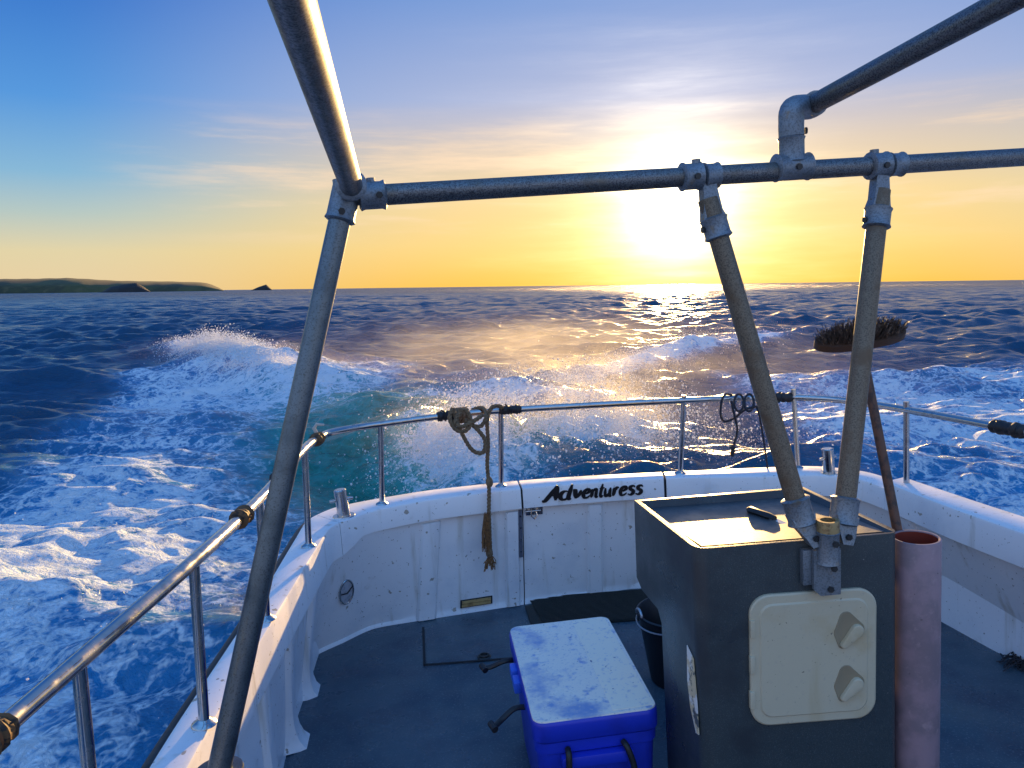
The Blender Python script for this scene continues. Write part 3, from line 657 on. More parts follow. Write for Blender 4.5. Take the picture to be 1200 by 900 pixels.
# ================================================================== guard rail
RZ = .98
gr = thing('guard_rail', 'stainless steel guard rail running round the boat stern on thin posts', 'railing', (.9, 3.4, .6))
RP = [(-.72, -1.0, .99), (-.60, .4, .99), (-.50, 1.1, .985), (-.445, 1.41, .98), (-.329, 1.82, 1.0), (-.25, 2.385, .982), (-.154, 3.04, .993), (-.108, 3.25, .99)]
RC = [(-.108, 3.25, .99), (-.07, 3.36, .987), (.03, 3.445, .982), (.153, 3.495, .978), (.43, 3.545, .977), (.722, 3.55, .975), (1.1, 3.50, .968), (1.588, 3.405, .96), (1.95, 3.40, .937), (2.153, 3.38, .922), (2.30, 3.22, .918), (2.388, 2.885, .915), (2.43, 2.4, .915), (2.45, 1.8, .92), (2.46, .5, .93), (2.46, -1, .95)]
bm = new(); tube(bm, cr(RP, 6), .0165, 18); obj('rail_tube', bm, 'stainless', gr)
bm = new(); tube(bm, cr(RC, 6), .0150, 18); obj('rail_tube', bm, 'stainless', gr)
def stanchion_mesh():
    bm = new(); tube(bm, [(0, 0, 0), (0, 0, .5), (0, 0, 1)], .0125, 14); return bm
posts = [((-.63, .1, .60), (-.63, .1, .99)), ((-.463, 1.41, .6), (-.445, 1.41, .98)), ((-.352, 1.82, .6), (-.329, 1.82, 1.0)), ((-.270, 2.385, .6), (-.25, 2.385, .982)), ((-.178, 3.04, .6), (-.154, 3.04, .993)),
         ((.127, 3.515, .6), (.153, 3.495, .978)), ((.701, 3.572, .6), (.722, 3.55, .975)), ((1.567, 3.43, .597), (1.588, 3.405, .96)), ((2.147, 3.345, .575), (2.153, 3.378, .922)), ((2.39, 2.885, .56), (2.388, 2.885, .915)), ((2.43, 1.9, .56), (2.45, 1.8, .92)), ((2.47, .5, .57), (2.46, .5, .93))]
proto = None
for b, t in posts:
    b = Vector(b); t = Vector(t); ln = (t-b).length
    if proto is None:
        bm = new(); tube(bm, [(0, 0, -.01), (0, 0, .2), (0, 0, ln)], .0125, 14); lathe(bm, [(.013, .014), (.020, .008), (.028, .004), (.030, 0)], (0, 0, 0), seg=16)
        bmesh.ops.translate(bm, verts=bm.verts, vec=ORG[gr]); proto = obj('stanchion', bm, 'stainless', gr); o = proto
    else: o = proto.copy(); COL.objects.link(o); o.parent = gr
    o.location = b - ORG[gr]; o.rotation_mode = 'QUATERNION'; o.rotation_quaternion = (t-b).to_track_quat('Z', 'Y'); o.scale = (1, 1, 1)
# taped joints
RLc, RRc = cr(RP, 6), cr(RC, 6)
def along(C, p, half):
    p = Vector(p); i = min(range(len(C)), key=lambda k: (C[k]-p).length); d = (C[min(i+1, len(C)-1)] - C[max(i-1, 0)]).normalized(); c = C[i] + d*(p - C[i]).dot(d); return c - d*half, c + d*half, d
def wrap(C, p, half, m, base=.022, lumps=3, seed=0, name='tape_wrap'):
    rnd = random.Random(seed); a, b, d = along(C, p, half); n = 16; R = [base + rnd.uniform(-.003, .006) for _ in range(n+1)]
    R[0] = R[-1] = .016; bm = new(); tube(bm, [a.lerp(b, i/n) for i in range(n+1)], R, 12)
    for v in bm.verts: v.co += Vector((rnd.uniform(-1, 1), rnd.uniform(-1, 1), rnd.uniform(-1, 1)))*.0016
    for k in range(lumps):     # loose tape ends
        q = a.lerp(b, rnd.uniform(.15, .85)); ang = rnd.uniform(-.3, pi); e1 = d.orthogonal().normalized(); e2 = d.cross(e1); u = e1*cos(ang) + e2*sin(ang) + Vector((0, 0, .6)); u.normalize()
        tube(bm, [q, q + u*.018 + d*.006, q + u*.03 + d*rnd.uniform(-.02, .02)], [.007, .006, .003], 6)
    return obj(name, bm, m, gr)
wrap(RLc, (-.27, 2.19, .985), .035, 'ragwrap', base=.022, seed=2); wrap(RLc, (-.20, 2.62, .985), .03, 'tapewrap', base=.023, seed=4)
rg = wrap(RLc, (-.112, 3.23, .99), .035, 'ragwrap', base=.023, seed=5, lumps=2)
bm = new(); q = Vector((-.112, 3.24, 1.005)); tube(bm, [q, q + Vector((-.012, 0, .03)), q + Vector((.0, 0, .045)), q + Vector((.03, .0, .040))], [.008, .008, .007, .004], 8); obj('rag_end', bm, 'ragtip', rg)
wrap(RLc, on(0, 860, 2, .985), .03, 'ragwrap', base=.021, seed=8, lumps=0)
wrap(RRc, (.46, 3.545, .977), .045, 'tapewrap', base=.022, seed=3, lumps=1); wrap(RRc, (.765, 3.55, .975), .055, 'tapewrap', base=.021, seed=7, lumps=3)
wrap(RRc, (2.10, 3.385, .925), .07, 'tapewrap', base=.022, seed=9, lumps=3); wrap(RRc, on(1185, 502, 2, .915), .075, 'tapewrap', base=.024, seed=10, lumps=2)

# ================================================================== console
cx0, cx1 = Vector((.856, 1.70, 0)), Vector((1.366, 1.617, 0))                 # front edge, left to right
VB = Vector((0, 1, 0))
cons = thing('bait_table', 'dark grey speckled fibreglass bait table with overhanging top and cream hatch', 'console', (1.11, 1.8, 0))
U = (cx1 - cx0); UL = U.length; UN = U.normalized(); FN = Vector((UN.y, -UN.x, 0))      # front normal (towards camera)
if FN.y > 0: FN = -FN
def cp(u, v, z): return cx0 + U*u + VB*v + Vector((0, 0, z))
# body: side profile extruded across, with rounded front corners
H_ = .905
prof = [(0, -.0), (0, H_), (.43, H_ - .0), (.44, .665), (.40, .640), (.275, .632), (.25, .60), (.25, 0)]
bm = new(); rows = []
# build as left face polygon -> right face polygon
A = [bm.verts.new(cp(0, v, z)) for v, z in prof]; Bv = [bm.verts.new(cp(1, v, z)) for v, z in prof]
n = len(A)
for i in range(n):
    if i == 1: continue      # top left open: tray
    bm.faces.new((A[i], A[(i+1) % n], Bv[(i+1) % n], Bv[i]))
bm.faces.new(A); bm.faces.new(Bv[::-1])
# rim and tray
ro = [cp(0, 0, H_), cp(1, 0, H_), cp(1, .43, H_), cp(0, .43, H_)]
rv = [A[1], Bv[1], Bv[2], A[2]]
wi = .022
ri = [bm.verts.new(cp(wi, wi, H_)) if False else bm.verts.new(p) for p in (cp(.026, .010, H_), cp(.974, .010, H_), cp(.974, .416, H_), cp(.026, .416, H_))]
tv = [bm.verts.new(p) for p in (cp(.045, .022, H_ - .005), cp(.955, .022, H_ - .005), cp(.955, .405, H_ - .016), cp(.045, .405, H_ - .016))]
for i in range(4):
    j = (i+1) % 4; bm.faces.new((rv[i], rv[j], ri[j], ri[i])); bm.faces.new((ri[i], ri[j], tv[j], tv[i]))
bm.faces.new(tv)
# back rim stands higher
for v_ in (Bv[2], A[2], ri[2], ri[3]): v_.co.z += .006
vert_edges = [e for e in bm.edges if (set(e.verts) in ({A[0], A[1]}, {Bv[0], Bv[1]}))]
bmesh.ops.recalc_face_normals(bm, faces=bm.faces)
bmesh.ops.bevel(bm, geom=vert_edges, offset=.035, segments=5, affect='EDGES', profile=.5)
bevel_all(bm, .007, 3, ang=25)
obj('body', bm, 'console', cons, smooth=35)
bm = new(); prism(bm, [cp(.049, .026, H_ - .0045), cp(.951, .026, H_ - .0045), cp(.951, .402, H_ - .0152), cp(.049, .402, H_ - .0152)], (0, 0, .002)); obj('tray_floor', bm, 'tray', cons, smooth=0)
# hatch: plate, raised rim, handle pockets with recess shade in their colour, hinges
def fp(px, py, off=0.):          # point of the front plane under a measured sight line
    o = BI @ CW; q = BI.to_3x3() @ ray(px, py); t = (cx0 - o).dot(FN)/q.dot(FN); return o + q*t + FN*off
hc = (fp(877, 697) + fp(1025, 687) + fp(879, 850) + fp(1025, 838))/4
hw = ((fp(1025, 687) - fp(877, 697)).length + (fp(1025, 838) - fp(879, 850)).length)/2; hh = ((fp(877, 697) - fp(879, 850)).length + (fp(1025, 687) - fp(1025, 838)).length)/2
hu = (fp(1025, 762) - fp(878, 773)).normalized(); hv = FN.cross(hu).normalized()
if hv.z < 0: hv = -hv
def hp(a, b, off=0.): return hc + hu*a + hv*b + FN*off
bm = new(); R0 = rrect(hw, hh, .05, 7); R1 = rrect(hw-.008, hh-.008, .047, 7); R2 = rrect(hw-.046, hh-.046, .032, 7); R3 = rrect(hw-.054, hh-.054, .030, 7)
Vv = loft(bm, [[hp(a, b, o) for a, b in R] for R, o in ((R0, -.004), (R0, .007), (R1, .010), (R2, .010), (R3, .0135))], close_u=True); bm.faces.new(Vv[-1])
hat = obj('hatch', bm, 'hatch', cons, smooth=30)
for (px, py) in ((992, 735), (992, 797)):
    c_ = fp(px, py); a0 = (c_ - hc).dot(hu); b0 = (c_ - hc).dot(hv)
    def hull(circs):
        P_ = [(x + r*cos(t), y + r*sin(t)) for x, y, r in circs for t in np.linspace(0, 2*pi, 21)[:-1]]; P_ = sorted(set((round(x, 5), round(y, 5)) for x, y in P_)); H2 = []
        for seq in (P_, P_[::-1]):
            h_ = []
            for p in seq:
                while len(h_) > 1 and (h_[-1][0]-h_[-2][0])*(p[1]-h_[-2][1]) - (h_[-1][1]-h_[-2][1])*(p[0]-h_[-2][0]) <= 0: h_.pop()
                h_.append(p)
            H2 += h_[:-1]
        return H2
    pk = hull([(-.0075, .029, .016), (-.021, -.006, .015), (-.014, -.033, .013), (.018, .0, .018)]); cxp = sum(p[0] for p in pk)/len(pk); cyp = sum(p[1] for p in pk)/len(pk)
    bm = new(); V3 = loft(bm, [[hp(a0 + cxp + (x-cxp)*s, b0 + cyp + (y-cyp)*s, o) for x, y in pk] for s, o in ((1.09, .0133), (1.06, .0152), (1.0, .0150), (.90, .0138))], close_u=True); bm.faces.new(V3[-1])
    pkt = obj('handle_pocket', bm, 'hatch_pocket', hat, smooth=50)
    kh = hull([(.019, -.001, .0155), (-.016, -.038, .0075)])
    cxk = sum(p[0] for p in kh)/len(kh); cyk = sum(p[1] for p in kh)/len(kh)
    bm = new(); V3 = loft(bm, [[hp(a0 + cxk + (x-cxk)*s, b0 + cyk + (y-cyk)*s, o) for x, y in kh] for s, o in ((1., .0137), (1., .0215), (.95, .0240), (.86, .0245))], close_u=True); bm.faces.new(V3[-1])
    obj('turn_handle', bm, 'hatch', hat, smooth=50)
for py in (735, 777, 818):
    c_ = fp(878.5, py, .008); bm = new(); box(bm, c_ + hu*.003, (.012, .014, .046), rot=Matrix((hu, -FN, hv)).transposed(), bev=.002); obj('hinge', bm, 'hatch', hat)
# torn sticker on the left side
L_ = lambda px, py: on(px, py, 0, .852)
bm = new(); pts = [(1.772, .620), (1.735, .600), (1.722, .48), (1.718, .40), (1.735, .395), (1.765, .45), (1.778, .52)]
prism(bm, [(.8545, y, z) for y, z in pts], (-.002, 0, 0)); obj('sticker', bm, 'sticker', cons, smooth=0)

# ================================================================== tube frame
RT = .0245
fr = thing('tube_frame', 'galvanised scaffold tube frame with crossbar and slanting legs over the cockpit', 'frame', (1.16, 1.66, .8))
YB = 1.78
barL, barR = on(420, 230, 1, YB), on(1200, 184, 1, YB); bd = (barR - barL).normalized()
bm = new(); tube(bm, [barL - bd*.0, barL + bd*1.0, barR + bd*.55], RT*.96, 20); obj('crossbar', bm, 'galv', fr)
# left corner leg down to the deck
top = on(404, 232, 1, YB - .0); foot = on(256, 905, 2, .603); dl = (foot - top).normalized()
bm = new(); tube(bm, [top - dl*.02, top.lerp(foot, .3), top.lerp(foot, .6), foot], RT, 20); lathe(bm, [(.0, .006), (.05, .006), (.052, 0)], foot, seg=24); obj('corner_leg', bm, 'smooth_tube', fr)
# roof rails
rl = at(343, 0, .80); r0 = on(413, 222, 1, YB); rd = (rl - r0).normalized()
bm = new(); tube(bm, [r0 - rd*.02, r0 + rd*.5, r0 + rd*1.0, r0 + rd*2.3], RT*1.02, 20); obj('roof_rail', bm, 'galv', fr)
e0 = on(928, 196, 1, YB); e1 = e0 + Vector((0, 0, .115)); ur0 = at(948, 125, 1.93); ur1 = at(1182, 0, 1.36); ud = (ur1 - ur0).normalized()
bm = new(); tube(bm, [ur0, ur0 + ud*.5, ur0 + ud*2.0], RT, 20); obj('roof_rail', bm, 'galv', fr)
# the V legs
LB, LTp = on(937, 602, 1, 1.655), on(826, 222, 1, YB); RB, RTp = on(989, 602, 1, 1.64), on(1033, 212, 1, YB)
for a, b in ((LB, LTp), (RB, RTp)):
    bm = new(); tube(bm, [a.lerp(b, -.0), a.lerp(b, .5), a.lerp(b, .97)], RT, 20); obj('brace_leg', bm, 'galv_old', fr)
# clamp fittings
def collar(bm, a, b, r, lip=.003):
    a, b = Vector(a), Vector(b); d = (b-a).normalized(); L0 = (b-a).length
    tube(bm, [a, a + d*.004, a + d*.012, b - d*.012, b - d*.004, b], [r-.004, r+lip, r, r, r+lip, r-.004], 20)
def boltm(bm, c, n_, r=.008, h=.006):
    c = Vector(c); n_ = Vector(n_).normalized(); e1 = n_.orthogonal().normalized(); e2 = n_.cross(e1)
    prism(bm, [c + e1*r*cos(i*pi/3) + e2*r*sin(i*pi/3) for i in range(6)], n_*h)
TOC = Vector((0, -1, -.1)).normalized()
def fitting(parts, bolts, lab=None):
    bm = new()
    for f_ in parts: f_(bm)
    o = obj('clamp_fitting', bm, 'cast', fr, label=lab)
    for c, n_ in bolts:
        bm = new(); boltm(bm, c, n_); obj('bolt', bm, 'dark_metal', o)
# corner: three-way socket
cdir = (foot-top).normalized()
fitting([lambda bm: collar(bm, top - cdir*.035, top + cdir*.055, RT + .007), lambda bm: collar(bm, barL + bd*.0, barL + bd*.062, RT + .006), lambda bm: collar(bm, r0 - rd*.02, r0 + rd*.05, RT + .007),
         lambda bm: tube(bm, [barL + bd*.03 + Vector((0, 0, .02)), barL + bd*.03 + Vector((0, 0, .038))], .010, 8)], [(top + cdir*.03 + TOC*.030, TOC), (barL + bd*.045 + TOC*.029, TOC)])
# tee and elbow of the right roof rail
el = [e0 + Vector((0, 0, .02)), e1 - Vector((0, 0, .0)), e1 + (ur0-e1)*.35 + Vector((0, 0, .022)), ur0 + ud*.0, ur0 + ud*.03]
fitting([lambda bm: collar(bm, e0 - bd*.048, e0 + bd*.048, RT + .007), lambda bm: collar(bm, e0 + Vector((0, 0, .01)), e0 + Vector((0, 0, .075)), RT + .006)], [(e0 + TOC*.031, TOC)])
fitting([lambda bm: tube(bm, cr([e0 + Vector((0, 0, .074)), e0 + Vector((0, 0, .105)), e0 + Vector((0, 0, .135)) + (ur0 - e1)*.12, ur0 + ud*.0, ur0 + ud*.03], 6), RT + .006, 20)], [(e0 + Vector((.03, -.01, .085)), (1, -.3, 0))])
# swivel clamps where the brace legs meet the bar
for a, b, s in ((LB, LTp, -1), (RB, RTp, 1)):
    c_ = barL + bd*((b - barL).dot(bd)); ld = (a - b).normalized(); k0 = b + ld*.052; k1 = b + ld*.125
    def tongue(bm, c_=c_, b=b, ld=ld):
        sd_ = ld.cross(TOC).normalized(); P_ = [(c_ + ld*.0, .020), (c_ + ld*.03, .018), (b + ld*.055, .024), (b + ld*.075, .030)]
        outl = [p + sd_*w_ for p, w_ in P_] + [p - sd_*w_ for p, w_ in P_[::-1]]
        prism(bm, [p - TOC*.014 for p in outl], TOC*.028)
    off = bd*(.012*s)
    fitting([lambda bm, c_=c_, off=off: collar(bm, c_ + off - bd*.050, c_ + off + bd*.004, RT + .007), lambda bm, c_=c_, off=off: collar(bm, c_ + off + bd*.006, c_ + off + bd*.05, RT + .004),
             tongue, lambda bm, k0=k0, k1=k1: collar(bm, k0 + (k1-k0)*.25, k1, RT + .007),
             lambda bm, c_=c_: tube(bm, [c_ + bd*(-.02) + Vector((0, 0, .025)), c_ + bd*(-.02) + Vector((0, 0, .04))], .011, 8)],
            [(b + ld*.05 + TOC*.015, TOC), (k1 - ld*.025 - bd*s*-.034*0 + bd*(-.032), -bd), (c_ + off - bd*.02 + TOC*.030, TOC)])
# base bracket on the console front
bz = fp(962, 640)
def plate(bm):
    pts = [(fp(947, 640), 0), (fp(978, 637), 0), (fp(978, 690), 0), (fp(955, 692), 0), (fp(947, 685), 0)]
    prism(bm, [p + FN*.022 for p, _ in pts], FN*.012)
    box(bm, fp(944, 662, .010), (.030, .022, .09), rot=Matrix((UN, -FN, Vector((0, 0, 1)))).transposed(), bev=.003)
post0 = fp(963, 655, .034); post1 = fp(963, 606, .034)
fitting([plate, lambda bm: collar(bm, post0 - Vector((0, 0, .0)), post1 - Vector((0, 0, .022)), .026)], [(fp(966, 657, .052), FN), (fp(966, 684, .034), FN), (fp(966, 628, .06), FN)])
bm = new(); lathe(bm, [(.018, 0), (.018, .03), (.0255, .03), (.0265, .026), (.0265, 0)], post1 - Vector((0, 0, .026)), seg=24); lathe(bm, [(0, .012), (.0185, .012)], post1 - Vector((0, 0, .026)), seg=24); obj('post_end', bm, 'brass', fr)
for a, b, s, e in ((LB, LTp, -1, fp(950, 630, .02)), (RB, RTp, 1, fp(984, 628, .02))):
    ld = (b - a).normalized()
    def lug(bm, a=a, e=e, ld=ld, s=s):
        sd_ = ld.cross(TOC).normalized(); g = e + FN*.0; P_ = [(a + ld*.0, .031), (a - ld*.02, .027), (a.lerp(g, .75), .022), (g - Vector((0, 0, .008)), .014)]
        outl = [p + sd_*w_ for p, w_ in P_] + [p - sd_*w_ for p, w_ in P_[::-1]]; prism(bm, [p - TOC*.016 for p in outl], TOC*.036)
    fitting([lambda bm, a=a, ld=ld: collar(bm, a - ld*.028, a + ld*.042, RT + .008), lug], [(a.lerp(e, .8) + TOC*.020, TOC)])

# ================================================================== faded red pipe and broom
pc = Vector((1.437, 1.655, 0)); pr_ = .0585
pp = thing('rod_pipe', 'tall faded pink red plastic pipe standing open topped beside the bait table', 'pipe', pc)
zt = .872
bm = new(); lathe(bm, [(pr_, 0), (pr_, .3), (pr_, .6), (pr_, zt-.003), (pr_-.002, zt), (pr_-.006, zt), (pr_-.0075, zt-.003)], pc, seg=36); obj('pipe_wall', bm, 'pink', pp)
bm = new(); lathe(bm, [(pr_-.0075, zt-.003), (pr_-.0075, .3), (pr_-.0075, .02), (0, .02)], pc, seg=36); obj('pipe_bore', bm, 'pink_in', pp)
hb = pc + Vector((.012, .0, .05)); h1 = at(1008, 400, 2.13); hr = at(1053, 628, 2.035); 
hd = (h1 - hr).normalized(); hb = hr - hd*max(q for q in np.linspace(.02, .6, 59) if ((hr - hd*q - pc).xy.length < pr_ - .022) or q < .05)
br = thing('broom', 'upturned deck broom with brown wooden head leaning out of the pink pipe', 'broom', hb)
bm = new(); tube(bm, [hb, hb.lerp(h1, .5), h1], .0125, 14); obj('handle', bm, 'handle_wood', br)
a, b = at(955, 402, 2.13), at(1061, 386, 2.13); hx = (b-a).normalized(); hl = (b-a).length; hy = Vector((.15, 1, 0)); hy = (hy - hx*hy.dot(hx)).normalized(); hz = hx.cross(hy)
if hz.z < 0: hz = -hz
hm = (a+b)/2; hz, hy = (hz*cos(.5) - hy*sin(.5)), (hy*cos(.5) + hz*sin(.5))
bm = new(); ol = []
for i in range(28): a_ = 2*pi*i/28; sx = math.copysign(abs(cos(a_))**.85, cos(a_)); sy = math.copysign(abs(sin(a_))**.85, sin(a_)); ol.append(hm + hx*sx*hl/2 + hy*sy*.040 - hz*.018)
prism(bm, ol, hz*.020); bevel_all(bm, .005, 2, 40); tube(bm, [hm - hz*.05, hm - hz*.01], .018, 12); obj('broom_head', bm, 'wood', br)
bm = new(); rnd = random.Random(3)
for i in range(30):
    for j in range(9):
        u = (i+.5)/30*2-1; v = (j+.5)/9*2-1
        if abs(u)**2.1 + abs(v)**2.1*.9 > .97: continue
        for q in range(3):
            p0 = hm + hx*(u*hl*.47 + rnd.uniform(-.003, .003)) + hy*(v*.032 + rnd.uniform(-.003, .003)) + hz*.001
            ln = .036*(1 - .35*abs(u)**3)*rnd.uniform(.62, 1.2); p1 = p0 + hz*ln + hx*(rnd.gauss(0, .0065) + u*.010) + hy*(rnd.gauss(0, .005) + v*.006); s = .0012
            tube(bm, [p0, p0.lerp(p1, .6), p1], [s, s, s*.5], 3)
obj('bristles', bm, 'bristle', br)

# ================================================================== knife on the tray
kz = H_ - .010
k0, k1, k2 = on(876, 596, 2, kz + .008), on(905, 606, 2, kz + .008), on(934, 619, 2, kz + .004)
kn = thing('knife', 'knife with black handle lying on the bait table top', 'knife', k1)
bm = new(); d_ = (k1-k0); tube(bm, [k0, k0 + d_*.12, k0 + d_*.5, k0 + d_*.85, k1 + d_*.1], [.005, .014, .012, .013, .008], 10, ell=.7); obj('handle', bm, 'rubber', kn)
bm = new(); d_ = (k2-k1).normalized(); s_ = Vector((-d_.y, d_.x, 0)); prism(bm, [k1 - s_*.010 - Vector((0, 0, .004)), k1 + d_*.08 - s_*.010 - Vector((0, 0, .004)), k1 + d_*.13 + s_*.006 - Vector((0, 0, .004)), k1 + s_*.008 - Vector((0, 0, .004))], (0, 0, .002)); obj('blade', bm, 'knife', kn, smooth=0)

# ================================================================== cool box
cc = Vector((.655, 2.175, 0)); cw, cl_, chh = .355, .60, .40; crot = Matrix.Rotation(radians(-5.0), 3, 'Z')
cb = thing('cool_box', 'blue cool box with scuffed whitish lid standing on the deck', 'cool box', cc)
def cpt(x, y, z): return cc + crot @ Vector((x, y, z))
def ringpts(w_, l_, r, z, n=5): return [cpt(x, y, z) for x, y in rrect(w_, l_, r, n)]
bm = new(); Vv = loft(bm, [ringpts(cw-.06, cl_-.06, .03, 0), ringpts(cw-.05, cl_-.05, .035, .006), ringpts(cw-.022, cl_-.022, .035, .30), ringpts(cw-.012, cl_-.012, .035, .304), ringpts(cw-.010, cl_-.010, .035, .336)], close_u=True); bm.faces.new(Vv[0][::-1]); bm.faces.new(Vv[-1]); 
body = obj('body', bm, 'blue', cb)
bm = new(); Vv = loft(bm, [ringpts(cw-.006, cl_-.006, .035, .339), ringpts(cw, cl_, .036, .343), ringpts(cw, cl_, .036, .386), ringpts(cw-.004, cl_-.004, .034, .395), ringpts(cw-.012, cl_-.012, .030, .399)], close_u=True); bm.faces.new(Vv[0][::-1]); bm.faces.new(Vv[-1]); lid = obj('lid', bm, 'blue', cb)
bm = new(); Vv = loft(bm, [ringpts(cw-.008, cl_-.008, .032, .3975), ringpts(cw-.010, cl_-.010, .031, .4015)], close_u=True); bm.faces.new(Vv[-1]); obj('lid_panel', bm, 'lid', lid)
bm = new(); prism(bm, [cpt(.050, -.283, .4016), cpt(.165, -.280, .4016), cpt(.160, .285, .4016), cpt(.045, .285, .4016)], (0, 0, .0012)); obj('tape_strip', bm, 'tape', lid, smooth=0)
# front carry handle: moulded grip and two black straps
bm = new(); box(bm, cpt(-.005, -cl_/2 - .004, .285), (.20, .03, .034), rot=crot, bev=.008); obj('grip', bm, 'blue', body)
for sx, dx in ((-.085, -.004), (.07, .02)):
    bm = new(); tube(bm, cr([cpt(sx, -cl_/2 + .0, .318), cpt(sx + dx*.3, -cl_/2 - .022, .312), cpt(sx + dx, -cl_/2 - .028, .26), cpt(sx + dx*1.3, -cl_/2 - .024, .19), cpt(sx + dx*1.3, -cl_/2 - .0, .15)], 6), .0085, 10); obj('strap', bm, 'rubber', body)
# left side: clips and T latches
for y, m_ in ((.075, 'lightblue'), (.0, 'lightblue')):
    bm = new(); box(bm, cpt(-cw/2 - .008, y, .355), (.024, .055, .036), rot=crot, bev=.006); obj('clip', bm, m_, lid)
def latch(y, lean):
    bm = new(); P_ = [cpt(-cw/2 + .008, y, .33), cpt(-cw/2 - .03, y - .01, .335), cpt(-cw/2 - .07, y + lean*.5, .315), cpt(-cw/2 - .095, y + lean, .31)]
    tube(bm, cr(P_, 5), [.010]*16, 10, ell=.8); tube(bm, [P_[-1] + Vector((.0, -.016, 0)), P_[-1] + Vector((-.008, .016, .004))], .010, 10); return obj('rubber_latch', bm, 'rubber', body)
latch(.20, .005); latch(-.09, -.05)

# ================================================================== bucket
bc = Vector((1.20, 2.66, 0)); bk = thing('bucket', 'black plastic bucket with wire handle behind the bait table', 'bucket', bc)
bm = new(); lathe(bm, [(0, .004), (.105, .004), (.108, 0), (.112, .004), (.150, .27), (.157, .272), (.158, .28), (.150, .283), (.146, .278), (.108, .012), (0, .012)], bc, seg=40); obj('pail', bm, 'bucket', bk)
bm = new(); tube(bm, [bc + Vector((.157*cos(a), .157*sin(a), .262)) + Vector((0, 0, -.02*abs(sin((a - pi*.5))))) for a in np.linspace(pi*.5, pi*1.5, 24)], .0035, 8); obj('wire_handle', bm, 'wire', bk)
bm = new(); c_ = bc + Vector((-.155, -.0, .285)); tube(bm, [c_ + Vector((0, .028*cos(a), .022*sin(a))) for a in np.linspace(0, pi, 14)], .005, 8); obj('lug', bm, 'wire', bk)

# ================================================================== bollards
def bollard_parts(root, c, tilt):
    c = Vector(c); bm = new(); lathe(bm, [(0, .004), (.048, .004), (.05, 0)], c, seg=24); obj('base_plate', bm, 'stainless', root)
    bm = new(); tube(bm, [c, c + tilt*.06, c + tilt*.118, c + tilt*.122], [.028, .027, .027, .023], 24); obj('post', bm, 'stainless', root)
    bm = new(); q = c + tilt*.075; s = Vector((1, .25, 0)).normalized(); tube(bm, [q - s*.052, q - s*.046, q + s*.046, q + s*.052], [.006, .0075, .0075, .006], 10); obj('cross_pin', bm, 'stainless', root)
b1 = thing('bollard', 'short stainless mooring bollard on the left corner of the gunwale', 'bollard', (-.045, 3.40, .6), group='mooring bollards on the stern corners'); bollard_parts(b1, ORG[b1], Vector((-.06, 0, 1)).normalized())
b2 = b1.copy(); COL.objects.link(b2); b2.matrix_world = BOAT @ Matrix.Translation((2.235, 3.22, .57)); b2['label'] = 'stainless mooring bollard on the right stern corner behind the brace leg'
for ch in list(b1.children): q = ch.copy(); COL.objects.link(q); q.parent = b2

# ================================================================== ropes
def twist_rope(bm, P, r, turns_per_m=36, strands=3, seg=7):
    P = [Vector(p) for p in P]; Fq = frames(P); d = 0.
    acc = [0.]
    for a, b in zip(P, P[1:]): acc.append(acc[-1] + (b-a).length)
    for s in range(strands):
        Q = []
        for p, (t, n_, b), l in zip(P, Fq, acc): a = 2*pi*(s/strands + l*turns_per_m*.5); Q.append(p + (n_*cos(a) + b*sin(a))*r*.5)
        tube(bm, Q, r*.50, seg)
D3 = 3.475
def rp(px, py, off=0.): return on(px, py, 1, D3 - off)
r1 = thing('mooring_rope', 'thick brown rope knotted on the rail, its frayed tail hanging over the transom', 'rope', rp(553, 487))
bm = new()
twist_rope(bm, cr([rp(590, 480, -.10), rp(585, 476, -.02), rp(576, 478, .0), rp(571, 492), rp(572, 520), rp(571, 545), rp(573, 570), rp(573, 600), rp(574, 630), rp(575, 652)], 14), .0105)
obj('hanging_tail', bm, 'rope', r1)
bm = new()
twist_rope(bm, cr([rp(531, 480, .02), rp(540, 505, .03), rp(553, 527, .03), rp(566, 530, .03), rp(568, 515, .03), rp(556, 500, .03), rp(545, 492, .035)], 14), .0105)
twist_rope(bm, cr([rp(545, 495, .03), rp(562, 500, .02), rp(570, 488, .01), rp(566, 478, -.06), rp(555, 480, -.12), rp(550, 490, -.06)], 12), .0105)
obj('loop', bm, 'rope', r1)
bm = new(); railc = Vector((.53, 3.548, .976))
for k in range(4):
    c_ = railc + Vector((-.035 + k*.018, 0, -.004)); twist_rope(bm, [c_ + Vector((.004*sin(a) - .01*cos(a), .030*cos(a), .030*sin(a))) for a in np.linspace(0, 2*pi, 40)], .0105)
twist_rope(bm, cr([rp(531, 478, .02), rp(527, 490, .03), rp(534, 503, .04), rp(545, 505, .045), rp(552, 495, .04), rp(547, 482, .03), rp(538, 480, .03)], 12), .011)
twist_rope(bm, cr([rp(540, 482, .03), rp(534, 494, .045), rp(541, 500, .05), rp(556, 493, .04), rp(566, 486, .02)], 12), .011)
obj('knot', bm, 'rope', r1)
bm = new(); rnd = random.Random(9)
for k in range(60):
    a = rp(571 + rnd.uniform(-4, 3), 606 + rnd.uniform(-6, 6), .012 + rnd.uniform(-.008, .01)); b = rp(570 + rnd.uniform(-6, 5), 643 + rnd.uniform(-9, 6), .012 + rnd.uniform(-.01, .014)); tube(bm, [a, a.lerp(b, .5) + Vector((rnd.gauss(0, .003), rnd.gauss(0, .003), 0)), b], .002, 4)
for k in range(40):
    a = rp(575 + rnd.uniform(-3, 3), 652, .005); b = rp(574 + rnd.uniform(-8, 8), 664 + rnd.uniform(-6, 7), .004 + rnd.uniform(-.01, .01)); tube(bm, [a, a.lerp(b, .5) + Vector((rnd.gauss(0, .004), 0, 0)), b], .002, 4)
obj('frayed_end', bm, 'rope_end', r1)
